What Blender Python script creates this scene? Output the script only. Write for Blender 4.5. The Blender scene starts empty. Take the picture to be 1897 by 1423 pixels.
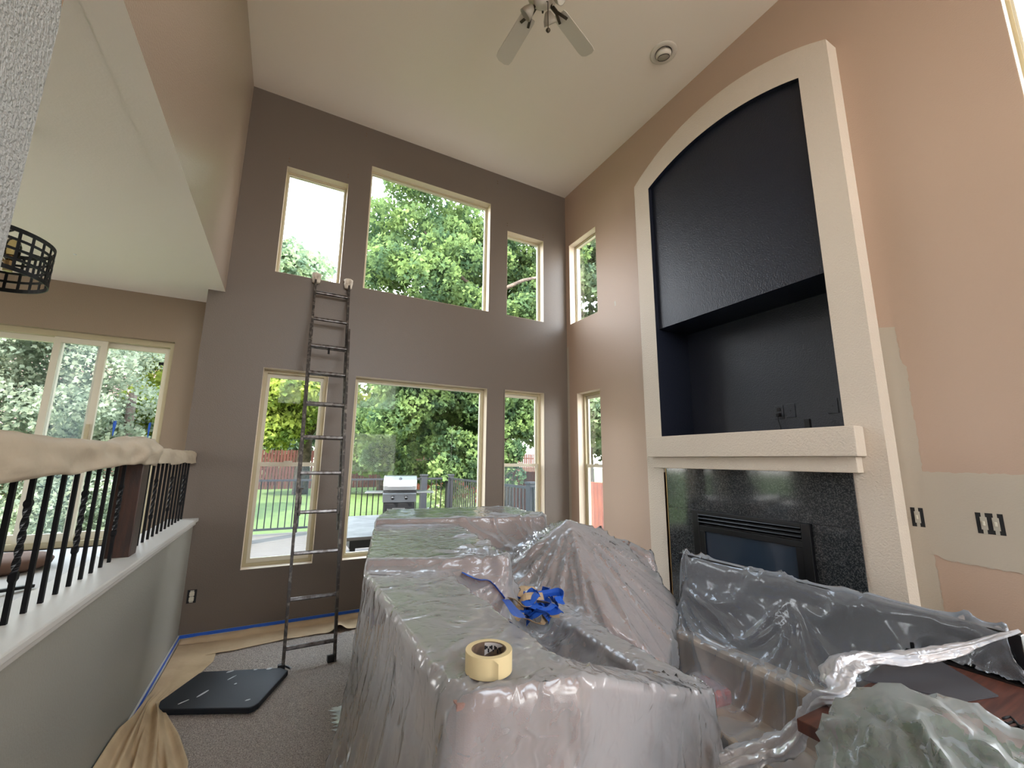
import bpy, bmesh, math, random
import numpy as np
from mathutils import Vector, Matrix, noise as mnoise

random.seed(7)
rng = np.random.default_rng(7)
scn = bpy.context.scene
COL = scn.collection
PI = math.pi

# ------------------------------------------------------------------ camera
F_PX = 778.776
YAW, PITCH, ROLL = 0.48967, 0.17986, 0.00901
CAM = Vector((0, 0, 1.5))
fwd = Vector((math.sin(YAW)*math.cos(PITCH), math.cos(YAW)*math.cos(PITCH), math.sin(PITCH)))
rgt0 = Vector((math.cos(YAW), -math.sin(YAW), 0))
up0 = rgt0.cross(fwd)
rgt = rgt0*math.cos(ROLL) + up0*math.sin(ROLL)
upv = -rgt0*math.sin(ROLL) + up0*math.cos(ROLL)
cd = bpy.data.cameras.new('camera')
cam = bpy.data.objects.new('camera', cd)
COL.objects.link(cam)
M = Matrix((rgt, upv, -fwd)).transposed().to_4x4()
M.translation = CAM
cam.matrix_world = M
cd.sensor_fit = 'HORIZONTAL'
cd.sensor_width = 36.0
cd.lens = F_PX/1897*36.0
cd.clip_start = 0.02
cd.clip_end = 300
scn.camera = cam

# ------------------------------------------------------------------ world, sun, exposure
w = bpy.data.worlds.new('world')
scn.world = w
w.use_nodes = True
nt = w.node_tree
bg = nt.nodes['Background']
tc = nt.nodes.new('ShaderNodeTexCoord')
sx = nt.nodes.new('ShaderNodeSeparateXYZ')
cr = nt.nodes.new('ShaderNodeValToRGB')
nt.links.new(tc.outputs['Generated'], sx.inputs[0])
nt.links.new(sx.outputs['Z'], cr.inputs[0])
nt.links.new(cr.outputs[0], bg.inputs[0])
cr.color_ramp.elements[0].position = 0.0
cr.color_ramp.elements[0].color = (1.0, 0.97, 0.93, 1)
cr.color_ramp.elements[1].position = 0.9
cr.color_ramp.elements[1].color = (0.62, 0.80, 1.0, 1)
bg.inputs[1].default_value = 9.0

sd = bpy.data.lights.new('sun', 'SUN')
sun = bpy.data.objects.new('sun', sd)
COL.objects.link(sun)
sd.energy = 11.0
sd.angle = math.radians(1.0)
sd.color = (1.0, 0.93, 0.80)
sdir = Vector((0.62, 0.42, -0.85)).normalized()     # light travels this way
sun.rotation_euler = sdir.to_track_quat('-Z', 'Y').to_euler()

scn.view_settings.view_transform = 'Standard'
scn.view_settings.look = 'None'
scn.view_settings.exposure = 0.5
scn.view_settings.gamma = 1.0
scn.view_settings.use_curve_mapping = False
scn.cycles.max_bounces = 12
scn.cycles.diffuse_bounces = 7
scn.cycles.glossy_bounces = 4
scn.cycles.transparent_max_bounces = 24
scn.cycles.caustics_reflective = False
scn.cycles.caustics_refractive = False
scn.cycles.sample_clamp_indirect = 6.0
scn.cycles.use_denoising = True


def portal(cx, cy, cz, sx_, sy_, direction):
    """sampling portal in a window opening: emits nothing of its own"""
    l = bpy.data.lights.new('portal', 'AREA')
    l.shape = 'RECTANGLE'
    l.size = sx_
    l.size_y = sy_
    l.cycles.is_portal = True
    o = bpy.data.objects.new('portal', l)
    COL.objects.link(o)
    o.location = (cx, cy, cz)
    o.rotation_euler = Vector(direction).to_track_quat('-Z', 'Z').to_euler()


def ray(px, py):
    return rgt*((px-948.5)/F_PX) + upv*(-(py-711.5)/F_PX) + fwd


def at_z(px, py, z):
    d = ray(px, py)
    return CAM + d*((z-CAM.z)/d.z)


def at_y(px, py, y):
    d = ray(px, py)
    return CAM + d*((y-CAM.y)/d.y)


def at_x(px, py, x):
    d = ray(px, py)
    return CAM + d*((x-CAM.x)/d.x)


# ------------------------------------------------------------------ materials
MATS = {}


def lin(c):
    return tuple(((v/255)/12.92 if v/255 <= 0.04045 else ((v/255+0.055)/1.055)**2.4) for v in c)


def mat(name, rgb, rough=0.6, metal=0.0, bump=0.0, bscale=60.0, bdist=0.01, var=0.0, vscale=3.0,
        col2=None, spec=0.5, detail=3.0, stretch=None, coat=0.0, ramp=(0.35, 0.65)):
    if name in MATS:
        return MATS[name]
    m = bpy.data.materials.new(name)
    m.use_nodes = True
    n = m.node_tree
    b = n.nodes['Principled BSDF']
    c = (*lin(rgb), 1)
    b.inputs['Base Color'].default_value = c
    b.inputs['Roughness'].default_value = rough
    b.inputs['Metallic'].default_value = metal
    b.inputs['Specular IOR Level'].default_value = spec
    b.inputs['Coat Weight'].default_value = coat
    co = n.nodes.new('ShaderNodeTexCoord')
    src = co.outputs['Object']
    if stretch:
        mp = n.nodes.new('ShaderNodeMapping')
        mp.inputs['Scale'].default_value = stretch
        n.links.new(src, mp.inputs[0])
        src = mp.outputs[0]
    if col2 is not None:
        nz = n.nodes.new('ShaderNodeTexNoise')
        nz.inputs['Scale'].default_value = vscale
        nz.inputs['Detail'].default_value = detail
        n.links.new(src, nz.inputs['Vector'])
        r = n.nodes.new('ShaderNodeValToRGB')
        r.color_ramp.elements[0].position = ramp[0]
        r.color_ramp.elements[1].position = ramp[1]
        r.color_ramp.elements[0].color = c
        r.color_ramp.elements[1].color = (*lin(col2), 1)
        n.links.new(nz.outputs[0], r.inputs[0])
        n.links.new(r.outputs[0], b.inputs['Base Color'])
    if bump > 0:
        nz = n.nodes.new('ShaderNodeTexNoise')
        nz.inputs['Scale'].default_value = bscale
        nz.inputs['Detail'].default_value = 2.5
        n.links.new(src, nz.inputs['Vector'])
        bp = n.nodes.new('ShaderNodeBump')
        bp.inputs['Strength'].default_value = bump
        bp.inputs['Distance'].default_value = bdist
        n.links.new(nz.outputs[0], bp.inputs['Height'])
        n.links.new(bp.outputs[0], b.inputs['Normal'])
    MATS[name] = m
    return m


def trans_mat(name, rgb, fac, rough=0.2, gloss=0.25, bumps=None, transl=0.18):
    """thin see-through sheet: transparent + diffuse/translucent + gloss"""
    m = bpy.data.materials.new(name)
    m.use_nodes = True
    n = m.node_tree
    n.nodes.remove(n.nodes['Principled BSDF'])
    out = n.nodes['Material Output']
    tr = n.nodes.new('ShaderNodeBsdfTransparent')
    df = n.nodes.new('ShaderNodeBsdfDiffuse')
    tl = n.nodes.new('ShaderNodeBsdfTranslucent')
    gl = n.nodes.new('ShaderNodeBsdfGlossy')
    for q in (df, tl):
        q.inputs[0].default_value = (*lin(rgb), 1)
    gl.inputs['Roughness'].default_value = rough
    m1 = n.nodes.new('ShaderNodeMixShader')
    m1.inputs[0].default_value = transl
    n.links.new(df.outputs[0], m1.inputs[1])
    n.links.new(tl.outputs[0], m1.inputs[2])
    m2 = n.nodes.new('ShaderNodeMixShader')
    n.links.new(tr.outputs[0], m2.inputs[2])
    n.links.new(m1.outputs[0], m2.inputs[1])
    m3 = n.nodes.new('ShaderNodeMixShader')
    n.links.new(m2.outputs[0], m3.inputs[1])
    n.links.new(gl.outputs[0], m3.inputs[2])
    n.links.new(m3.outputs[0], out.inputs[0])
    # more milky at grazing angles
    lw = n.nodes.new('ShaderNodeLayerWeight')
    lw.inputs[0].default_value = 0.35
    mr = n.nodes.new('ShaderNodeMapRange')
    mr.inputs['To Min'].default_value = fac
    mr.inputs['To Max'].default_value = fac*0.35
    n.links.new(lw.outputs['Facing'], mr.inputs[0])
    n.links.new(mr.outputs[0], m2.inputs[0])
    fr = n.nodes.new('ShaderNodeFresnel')
    fr.inputs[0].default_value = 1.5
    mul = n.nodes.new('ShaderNodeMath')
    mul.operation = 'MULTIPLY'
    mul.inputs[1].default_value = gloss
    mul.use_clamp = True
    n.links.new(fr.outputs[0], mul.inputs[0])
    n.links.new(mul.outputs[0], m3.inputs[0])
    if bumps:
        co = n.nodes.new('ShaderNodeTexCoord')
        prev = None
        for (scale, dist, strength, dist_w) in bumps:
            nz = n.nodes.new('ShaderNodeTexNoise')
            nz.inputs['Scale'].default_value = scale
            nz.inputs['Detail'].default_value = 4
            nz.inputs['Distortion'].default_value = dist_w
            try:
                nz.noise_type = 'RIDGED_MULTIFRACTAL'
            except Exception:
                pass
            n.links.new(co.outputs['Object'], nz.inputs['Vector'])
            bp = n.nodes.new('ShaderNodeBump')
            bp.inputs['Strength'].default_value = strength
            bp.inputs['Distance'].default_value = dist
            n.links.new(nz.outputs[0], bp.inputs['Height'])
            if prev:
                n.links.new(prev.outputs[0], bp.inputs['Normal'])
            prev = bp
        for q in (df, tl, gl, fr, lw):
            n.links.new(prev.outputs[0], q.inputs['Normal'])
    MATS[name] = m
    return m


def glass_mat(name, tint=(1, 1, 1), refl=1.0, haze=0.0, hazecol=(190, 200, 205)):
    m = bpy.data.materials.new(name)
    m.use_nodes = True
    n = m.node_tree
    n.nodes.remove(n.nodes['Principled BSDF'])
    out = n.nodes['Material Output']
    tr = n.nodes.new('ShaderNodeBsdfTransparent')
    tr.inputs[0].default_value = (*tint, 1)
    gl = n.nodes.new('ShaderNodeBsdfGlossy')
    gl.inputs['Roughness'].default_value = 0.0
    base = tr
    if haze > 0:
        df = n.nodes.new('ShaderNodeBsdfDiffuse')
        df.inputs[0].default_value = (*lin(hazecol), 1)
        tl = n.nodes.new('ShaderNodeBsdfTranslucent')
        tl.inputs[0].default_value = (*lin(hazecol), 1)
        ad = n.nodes.new('ShaderNodeMixShader')
        n.links.new(df.outputs[0], ad.inputs[1])
        n.links.new(tl.outputs[0], ad.inputs[2])
        mh = n.nodes.new('ShaderNodeMixShader')
        mh.inputs[0].default_value = haze
        n.links.new(tr.outputs[0], mh.inputs[1])
        n.links.new(ad.outputs[0], mh.inputs[2])
        base = mh
    fr = n.nodes.new('ShaderNodeFresnel')
    mul = n.nodes.new('ShaderNodeMath')
    mul.operation = 'MULTIPLY'
    mul.inputs[1].default_value = refl
    n.links.new(fr.outputs[0], mul.inputs[0])
    mx = n.nodes.new('ShaderNodeMixShader')
    n.links.new(mul.outputs[0], mx.inputs[0])
    n.links.new(base.outputs[0], mx.inputs[1])
    n.links.new(gl.outputs[0], mx.inputs[2])
    n.links.new(mx.outputs[0], out.inputs[0])
    MATS[name] = m
    return m


mat('taupe', (104, 93, 83), 0.42, bump=0.35, bscale=110, bdist=0.004)
mat('taupe_dining', (140, 122, 102), 0.5, bump=0.3, bscale=110, bdist=0.004)
mat('tan', (176, 152, 133), 0.5, bump=0.3, bscale=110, bdist=0.004)
mat('patch', (176, 166, 150), 0.55, bump=0.3, bscale=110, bdist=0.004)
mat('primer', (176, 178, 176), 0.6, bump=0.9, bscale=90, bdist=0.012)
mat('column_tan', (178, 150, 126), 0.6, bump=0.9, bscale=90, bdist=0.012)
mat('ceiling', (234, 223, 209), 0.75, bump=0.2, bscale=90, bdist=0.004)
mat('upper_left', (164, 146, 128), 0.32, bump=0.45, bscale=100, bdist=0.005)
mat('halfwall', (150, 148, 138), 0.5, bump=0.3, bscale=110, bdist=0.004)
mat('greige', (200, 188, 172), 0.6, bump=0.6, bscale=80, bdist=0.008)
mat('trimwhite', (198, 196, 190), 0.4)
mat('navy', (17, 22, 36), 0.42, bump=0.5, bscale=90, bdist=0.006)
mat('granite', (34, 37, 40), 0.08, col2=(92, 94, 94), vscale=130, detail=6, ramp=(0.45, 0.75), spec=0.6)
mat('blackmetal', (10, 10, 12), 0.35, spec=0.4)
mat('iron', (4, 4, 7), 0.5, spec=0.25)
mat('fireglass', (40, 52, 66), 0.10, spec=0.8)
mat('vinyl', (176, 164, 132), 0.45)
mat('vinyl_light', (205, 198, 178), 0.45)
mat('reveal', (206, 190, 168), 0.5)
mat('carpet', (228, 214, 200), 0.95, bump=1.0, bscale=240, bdist=0.02, col2=(168, 152, 140), vscale=150, detail=5, spec=0.1)
mat('aluminium', (124, 122, 122), 0.35, metal=0.9, col2=(76, 70, 66), vscale=30, detail=6)
mat('rail_metal', (62, 57, 54), 0.5, metal=0.5, col2=(128, 122, 114), vscale=25, detail=8, ramp=(0.5, 0.75))
mat('mitt', (214, 204, 188), 0.9, bump=0.5, bscale=60, bdist=0.01, col2=(120, 100, 84), vscale=14, ramp=(0.5, 0.8))
mat('boardblue', (22, 24, 30), 0.6, col2=(20, 23, 30), vscale=20)
mat('splash', (190, 190, 190), 0.7)
mat('kraft', (196, 170, 134), 0.8, bump=0.3, bscale=20, bdist=0.01, col2=(182, 156, 122), vscale=5)
mat('wrap', (186, 172, 150), 0.6, bump=0.2, bscale=18, bdist=0.02)
mat('bluetape', (26, 88, 190), 0.55, bump=0.3, bscale=120, bdist=0.003)
mat('masking', (216, 198, 152), 0.6)
mat('masking_edge', (206, 188, 146), 0.7, bump=0.5, bscale=300, bdist=0.001)
mat('cardboard', (120, 98, 78), 0.8, col2=(86, 70, 58), vscale=40)
mat('ink', (30, 28, 34), 0.6)
mat('inklight', (196, 190, 186), 0.6)
mat('wood_dark', (58, 32, 20), 0.45, col2=(36, 20, 13), vscale=6, stretch=(8, 8, 1), bump=0.1)
mat('wood_red', (104, 62, 48), 0.35, col2=(70, 40, 32), vscale=5, stretch=(1, 14, 1), detail=6)
mat('wood_line', (20, 14, 12), 0.4)
mat('fabric', (146, 114, 104), 0.9, bump=0.4, bscale=300, bdist=0.003)
mat('fabric_beige', (218, 200, 174), 0.9, bump=0.4, bscale=300, bdist=0.003)
mat('fabric_red', (190, 70, 66), 0.9)
mat('tvblack', (16, 17, 20), 0.25)
mat('matgrey', (66, 64, 68), 0.8)
mat('white', (225, 225, 222), 0.5)
mat('fanwhite', (212, 204, 190), 0.5)
mat('bronze', (70, 62, 50), 0.4, metal=0.7)
mat('lens', (170, 164, 150), 0.5)
mat('boxdark', (24, 24, 26), 0.8)
mat('device', (200, 194, 176), 0.5)
mat('steel', (190, 192, 194), 0.28, metal=1.0)
mat('grillblack', (18, 19, 22), 0.4)
mat('deck', (86, 80, 74), 0.7, col2=(72, 66, 62), vscale=3, stretch=(1, 12, 1))
mat('concrete', (170, 164, 154), 0.9)
mat('lawn', (64, 84, 36), 0.9, col2=(80, 100, 44), vscale=6, bump=0.6, bscale=30, bdist=0.05)
mat('fencered', (86, 46, 36), 0.85, col2=(66, 34, 27), vscale=2, stretch=(4, 4, 0.6))
mat('fenceorange', (138, 72, 44), 0.85, col2=(112, 56, 36), vscale=3, stretch=(6, 6, 0.6))
mat('house', (150, 118, 116), 0.8)
mat('houseroof', (226, 226, 228), 0.7)
mat('bark', (104, 90, 80), 0.95, bump=0.8, bscale=12, bdist=0.05, col2=(70, 60, 54), vscale=6)
mat('darkpost', (26, 29, 34), 0.6)
mat('pot', (90, 60, 46), 0.7)
mat('tabletop', (112, 110, 108), 0.45, col2=(90, 88, 88), vscale=6)
mat('cushbrown', (110, 84, 70), 0.9)
mat('dropcloth', (188, 186, 182), 0.8)
mat('brass', (150, 124, 84), 0.4, metal=0.8)


def leaf_mat(name, rgb, rgb2):
    m = bpy.data.materials.new(name)
    m.use_nodes = True
    n = m.node_tree
    n.nodes.remove(n.nodes['Principled BSDF'])
    out = n.nodes['Material Output']
    df = n.nodes.new('ShaderNodeBsdfDiffuse')
    tl = n.nodes.new('ShaderNodeBsdfTranslucent')
    mx = n.nodes.new('ShaderNodeMixShader')
    mx.inputs[0].default_value = 0.45
    co = n.nodes.new('ShaderNodeTexCoord')
    nz = n.nodes.new('ShaderNodeTexNoise')
    nz.inputs['Scale'].default_value = 1.6
    nz.inputs['Detail'].default_value = 6
    r = n.nodes.new('ShaderNodeValToRGB')
    r.color_ramp.elements[0].position = 0.38
    r.color_ramp.elements[1].position = 0.62
    r.color_ramp.elements[0].color = (*lin(rgb), 1)
    r.color_ramp.elements[1].color = (*lin(rgb2), 1)
    n.links.new(co.outputs['Object'], nz.inputs[0])
    n.links.new(nz.outputs[0], r.inputs[0])
    for q in (df, tl):
        n.links.new(r.outputs[0], q.inputs[0])
    n.links.new(df.outputs[0], mx.inputs[1])
    n.links.new(tl.outputs[0], mx.inputs[2])
    n.links.new(mx.outputs[0], out.inputs[0])
    MATS[name] = m


leaf_mat('leaf_maple', (66, 88, 64), (118, 140, 84))
leaf_mat('leaf_blue', (92, 112, 92), (142, 160, 120))
leaf_mat('leaf_hedge', (104, 116, 98), (158, 166, 142))
leaf_mat('leaf_yellow', (98, 120, 62), (164, 174, 84))
leaf_mat('leaf_pale', (170, 190, 130), (220, 228, 190))
leaf_mat('leaf_dark', (40, 92, 48), (76, 128, 70))
glass_mat('glass', refl=0.15)
glass_mat('glass_screen', refl=0.0, haze=0.10, hazecol=(140, 155, 162))
glass_mat('glass_bulb', tint=(0.8, 0.7, 0.5))
PL_B = [(7.0, 0.03, 0.6, 1.0), (26.0, 0.007, 0.5, 0.7)]
PL_C = [(5.0, 0.022, 0.40, 1.2)]
trans_mat('plastic', (226, 229, 232), 0.74, rough=0.17, gloss=1.5, bumps=PL_B)
trans_mat('plastic_clear', (206, 214, 224), 0.78, rough=0.14, gloss=1.2, bumps=PL_C)
trans_mat('plastic_milky', (222, 230, 228), 0.80, rough=0.22, gloss=0.8, bumps=PL_B)
trans_mat('plastic_rope', (232, 234, 240), 0.28, rough=0.3, gloss=0.6, bumps=[(24.0, 0.012, 0.6, 1.0)])


# ------------------------------------------------------------------ object helpers
def tag(o, label=None, cat=None, group=None, kind=None):
    if label:
        o['label'] = label
    if cat:
        o['category'] = cat
    if group:
        o['group'] = group
    if kind:
        o['kind'] = kind
    return o


def empty(name, loc=(0, 0, 0), label=None, cat=None, group=None, kind=None, rz=0.0):
    o = bpy.data.objects.new(name, None)
    o.empty_display_size = 0.1
    COL.objects.link(o)
    o.location = loc
    o.rotation_euler = (0, 0, rz)
    return tag(o, label, cat, group, kind)


def link(name, me, m=None, parent=None, smooth=False, **kw):
    o = bpy.data.objects.new(name, me)
    COL.objects.link(o)
    if m is not None:
        for q in (m if isinstance(m, (list, tuple)) else [m]):
            me.materials.append(MATS[q] if isinstance(q, str) else q)
    if smooth:
        me.polygons.foreach_set('use_smooth', [True]*len(me.polygons))
    if parent is not None:
        o.parent = parent
    return tag(o, **kw)


def copy_tree(o, parent=None):
    c = o.copy()
    COL.objects.link(c)
    c.parent = parent
    for ch in [q for q in bpy.data.objects if q.parent == o]:
        copy_tree(ch, c)
    return c


class MB:
    def __init__(s):
        s.bm = bmesh.new()

    def box(s, a, b, mi=0):
        x0, x1 = sorted((a[0], b[0]))
        y0, y1 = sorted((a[1], b[1]))
        z0, z1 = sorted((a[2], b[2]))
        v = [s.bm.verts.new(p) for p in ((x0, y0, z0), (x1, y0, z0), (x1, y1, z0), (x0, y1, z0),
                                         (x0, y0, z1), (x1, y0, z1), (x1, y1, z1), (x0, y1, z1))]
        for f in ((0, 3, 2, 1), (4, 5, 6, 7), (0, 1, 5, 4), (1, 2, 6, 5), (2, 3, 7, 6), (3, 0, 4, 7)):
            s.bm.faces.new([v[i] for i in f]).material_index = mi
        return s

    def bar(s, p, q, wd, ht, upd=(0, 0, 1), mi=0):
        """rectangular bar from p to q"""
        p, q = Vector(p), Vector(q)
        d = (q-p).normalized()
        u = Vector(upd)
        r = d.cross(u)
        if r.length < 1e-4:
            r = d.cross(Vector((1, 0, 0)))
        r.normalize()
        u = r.cross(d).normalized()
        c = [(-1, -1), (1, -1), (1, 1), (-1, 1)]
        v0 = [s.bm.verts.new(p + r*(a*wd/2) + u*(b*ht/2)) for a, b in c]
        v1 = [s.bm.verts.new(q + r*(a*wd/2) + u*(b*ht/2)) for a, b in c]
        s.bm.faces.new(v0[::-1]).material_index = mi
        s.bm.faces.new(v1).material_index = mi
        for i in range(4):
            s.bm.faces.new((v0[i], v0[(i+1) % 4], v1[(i+1) % 4], v1[i])).material_index = mi
        return s

    def tube(s, pts, rad, n=10, cap=True, mi=0):
        pts = [Vector(p) for p in pts]
        if not isinstance(rad, (list, tuple)):
            rad = [rad]*len(pts)
        rings = []
        ref = None
        for i, p in enumerate(pts):
            d = (pts[min(i+1, len(pts)-1)] - pts[max(i-1, 0)]).normalized()
            if ref is None:
                ref = Vector((0, 0, 1)) if abs(d.z) < 0.9 else Vector((1, 0, 0))
            a = d.cross(ref)
            a.normalize()
            b = a.cross(d)
            b.normalize()
            ref = b
            rings.append([s.bm.verts.new(p + (a*math.cos(2*PI*k/n) + b*math.sin(2*PI*k/n))*rad[i]) for k in range(n)])
        for r0, r1 in zip(rings, rings[1:]):
            for k in range(n):
                s.bm.faces.new((r0[k], r0[(k+1) % n], r1[(k+1) % n], r1[k])).material_index = mi
        if cap:
            s.bm.faces.new(rings[0][::-1]).material_index = mi
            s.bm.faces.new(rings[-1]).material_index = mi
        return s

    def lathe(s, prof, n=32, c=(0, 0, 0), mi=0, closed=False):
        rings = [[s.bm.verts.new((c[0]+r*math.cos(2*PI*k/n), c[1]+r*math.sin(2*PI*k/n), c[2]+z)) for k in range(n)]
                 for r, z in prof]
        prs = list(zip(rings, rings[1:])) + ([(rings[-1], rings[0])] if closed else [])
        for r0, r1 in prs:
            for k in range(n):
                s.bm.faces.new((r0[k], r0[(k+1) % n], r1[(k+1) % n], r1[k])).material_index = mi
        if not closed:
            if prof[0][0] > 1e-5:
                s.bm.faces.new(rings[0][::-1]).material_index = mi
            if prof[-1][0] > 1e-5:
                s.bm.faces.new(rings[-1]).material_index = mi
        return s

    def prism(s, pts, off, mi=0):
        """polygon of 3d points extruded by vector off"""
        off = Vector(off)
        a = [s.bm.verts.new(Vector(p)) for p in pts]
        b = [s.bm.verts.new(Vector(p)+off) for p in pts]
        s.bm.faces.new(a[::-1]).material_index = mi
        s.bm.faces.new(b).material_index = mi
        for i in range(len(pts)):
            j = (i+1) % len(pts)
            s.bm.faces.new((a[i], a[j], b[j], b[i])).material_index = mi
        return s

    def hull(s, pts):
        t = bmesh.new()
        for p in pts:
            t.verts.new(p)
        bmesh.ops.convex_hull(t, input=t.verts)
        me = bpy.data.meshes.new('t')
        t.to_mesh(me)
        t.free()
        s.bm.from_mesh(me)
        bpy.data.meshes.remove(me)
        return s

    def me(s, name='m', bevel=0.0, seg=2, recalc=True):
        if recalc:
            bmesh.ops.recalc_face_normals(s.bm, faces=s.bm.faces)
        if bevel > 0:
            bmesh.ops.bevel(s.bm, geom=[e for e in s.bm.edges if len(e.link_faces) == 2 and e.calc_face_angle(0) > 0.5],
                            offset=bevel, segments=seg, affect='EDGES', profile=0.5)
        me = bpy.data.meshes.new(name)
        s.bm.to_mesh(me)
        s.bm.free()
        return me

    def build(s, name, m, parent=None, bevel=0.0, smooth=False, seg=2, **kw):
        me = s.me(name, bevel, seg)
        return link(name, me, m, parent, smooth, **kw)


def wall_mesh(u0, u1, v0, v1, holes, P, depth):
    """wall rectangle in (u,v) with rectangular holes; P(u,v,d) -> point; d 0 = room face, depth = outer face"""
    us = sorted({u0, u1, *[h[0] for h in holes], *[h[1] for h in holes]})
    vs = sorted({v0, v1, *[h[2] for h in holes], *[h[3] for h in holes]})
    us = [u for u in us if u0 <= u <= u1]
    vs = [v for v in vs if v0 <= v <= v1]
    bm = bmesh.new()

    def solid(i, j):
        if i < 0 or j < 0 or i >= len(us)-1 or j >= len(vs)-1:
            return False
        cu, cv = (us[i]+us[i+1])/2, (vs[j]+vs[j+1])/2
        return not any(h[0] < cu < h[1] and h[2] < cv < h[3] for h in holes)
    vt = {}

    def V(u, v, d):
        k = (u, v, d)
        if k not in vt:
            vt[k] = bm.verts.new(P(u, v, d))
        return vt[k]
    for i in range(len(us)-1):
        for j in range(len(vs)-1):
            if not solid(i, j):
                continue
            a, b, c, d = us[i], us[i+1], vs[j], vs[j+1]
            for dd in (0, depth):
                bm.faces.new((V(a, c, dd), V(b, c, dd), V(b, d, dd), V(a, d, dd)))
            for (di, dj, e) in ((-1, 0, ((a, c), (a, d))), (1, 0, ((b, c), (b, d))), (0, -1, ((a, c), (b, c))), (0, 1, ((a, d), (b, d)))):
                if not solid(i+di, j+dj):
                    (p, q), (r, t) = e
                    bm.faces.new((V(p, q, 0), V(r, t, 0), V(r, t, depth), V(p, q, depth)))
    bmesh.ops.recalc_face_normals(bm, faces=bm.faces)
    me = bpy.data.meshes.new('wall')
    bm.to_mesh(me)
    bm.free()
    return me


# ------------------------------------------------------------------ room shell
FZ = -0.09            # living room floor
YB = 4.82             # back wall face
XR = 3.463            # right wall face
XL = -0.66            # left wall / half wall face
CZ = 5.5              # tall ceiling
DZ = 3.13             # dining ceiling
DF = 0.70             # dining floor
YD = 5.30             # dining back wall
YF = -4.0             # front wall behind the camera

back_holes = {
    'up_left': (-0.26, 0.375, 3.43, 4.67), 'up_mid': (0.62, 2.21, 3.43, 5.0), 'up_right': (2.475, 3.07, 3.43, 4.67),
    'low_left': (-0.26, 0.345, 0.48, 2.40), 'low_mid': (0.62, 2.21, 0.48, 2.40), 'low_right': (2.465, 3.07, 0.48, 2.41)}
right_holes = {
    'up_far': (4.12, 4.73, 3.43, 4.66), 'low_far': (4.12, 4.60, 0.48, 2.41),
    'up_near': (-0.17, 0.445, 3.43, 4.66), 'low_near': (-0.17, 0.445, 0.48, 2.41)}

link('wall_back', wall_mesh(-0.80, XR+0.2, FZ, CZ, list(back_holes.values()), lambda u, v, d: (u, YB+d, v), 0.2), 'taupe',
     kind='structure')
link('wall_right', wall_mesh(YF, YB+0.2, FZ, CZ, list(right_holes.values()) + [(1.40, 3.08, 1.70, 4.75)],
                             lambda u, v, d: (XR+d, u, v), 0.2), 'tan', kind='structure')
MB().box((-0.80, YB+0.01, FZ), (-0.66, 5.5, DZ+0.05)).build('wall_return', 'taupe_dining', kind='structure')
upl = MB().box((XL-0.14, 1.447, DZ-0.01), (XL, YB, CZ)).build('wall_left', 'upper_left', kind='structure')
hwl = MB().box((XL-0.14, 1.447, FZ), (XL, YB, 0.93)).build('wall_half', 'halfwall', kind='structure')
link('wall_column', wall_mesh(YF, 1.447, FZ, CZ, [(-3.2, -1.6, 3.2, 4.9)],
                              lambda u, v, d: (XL-d, u, v), 0.14), 'column_tan', kind='structure')  # high unseen opening added for more daylight in the room
link('wall_front', wall_mesh(-0.8, XR+0.2, FZ, CZ, [(1.5, 3.2, 0.1, 2.3), (-0.3, 3.1, 3.1, 5.1)],
                             lambda u, v, d: (u, YF-d, v), 0.2), 'tan', kind='structure')  # upper opening enlarged to throw more light on the ceiling
MB().box((-4.7, YF, CZ), (XR+0.2, YB+0.2, CZ+0.25)).build('ceiling', 'ceiling', kind='structure')
MB().box((-4.7, 0.2, DZ), (XL-0.14, YD+0.2, DZ+0.2)).build('ceiling_dining', 'ceiling', kind='structure')
MB().box((-0.8, YF, FZ-0.2), (XR+0.2, YB+0.2, FZ)).build('floor', 'carpet', kind='structure')
MB().box((-4.7, 0.2, DF-0.2), (XL-0.14, YD+0.2, DF)).build('floor_dining', 'dropcloth', kind='structure')
link('wall_dining', wall_mesh(-4.7, -0.80, FZ, DZ, [(-3.3, -1.09, DF, 2.66)], lambda u, v, d: (u, YD+d, v), 0.2),
     'taupe_dining', kind='structure')
link('wall_side', wall_mesh(0.2, YD, DF, DZ, [(1.6, 3.6, 1.5, 2.7)], lambda u, v, d: (-4.5-d, u, v), 0.2), 'taupe_dining',
     kind='structure')  # unseen window opening added to light the dining room
MB().box((-4.7, 0.1, DF), (XL-0.14, 0.2, DZ)).build('wall_near', 'taupe_dining', kind='structure')

MB().box((-0.66, YF, FZ), (XR, -0.6, FZ+0.012)).build('floor_bounce', 'dropcloth', kind='structure')  # pale unseen floor added to bounce sunlight onto the ceiling
MB().box((XL-0.14, 1.447, DZ-0.011), (XL-0.0005, YB, DZ-0.010)).build('ceiling_edge', 'ceiling', kind='structure')
# portals for sampling daylight
for k, (a, b, c, d) in back_holes.items():
    portal((a+b)/2, YB+0.19, (c+d)/2, b-a, d-c, (0, -1, 0))
for k, (a, b, c, d) in right_holes.items():
    portal(XR+0.19, (a+b)/2, (c+d)/2, b-a, d-c, (-1, 0, 0))
for (a, b, c, d) in ((1.5, 3.2, 0.1, 2.3), (-0.3, 3.1, 3.1, 5.1)):
    portal((a+b)/2, YF-0.19, (c+d)/2, b-a, d-c, (0, 1, 0))
portal(-2.2, YD+0.19, 1.68, 2.2, 1.95, (0, -1, 0))
portal(-4.69, 2.6, 2.1, 2.0, 1.2, (1, 0, 0))
portal(XL-0.13, -2.4, 4.05, 1.6, 1.7, (1, 0, 0))

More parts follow.
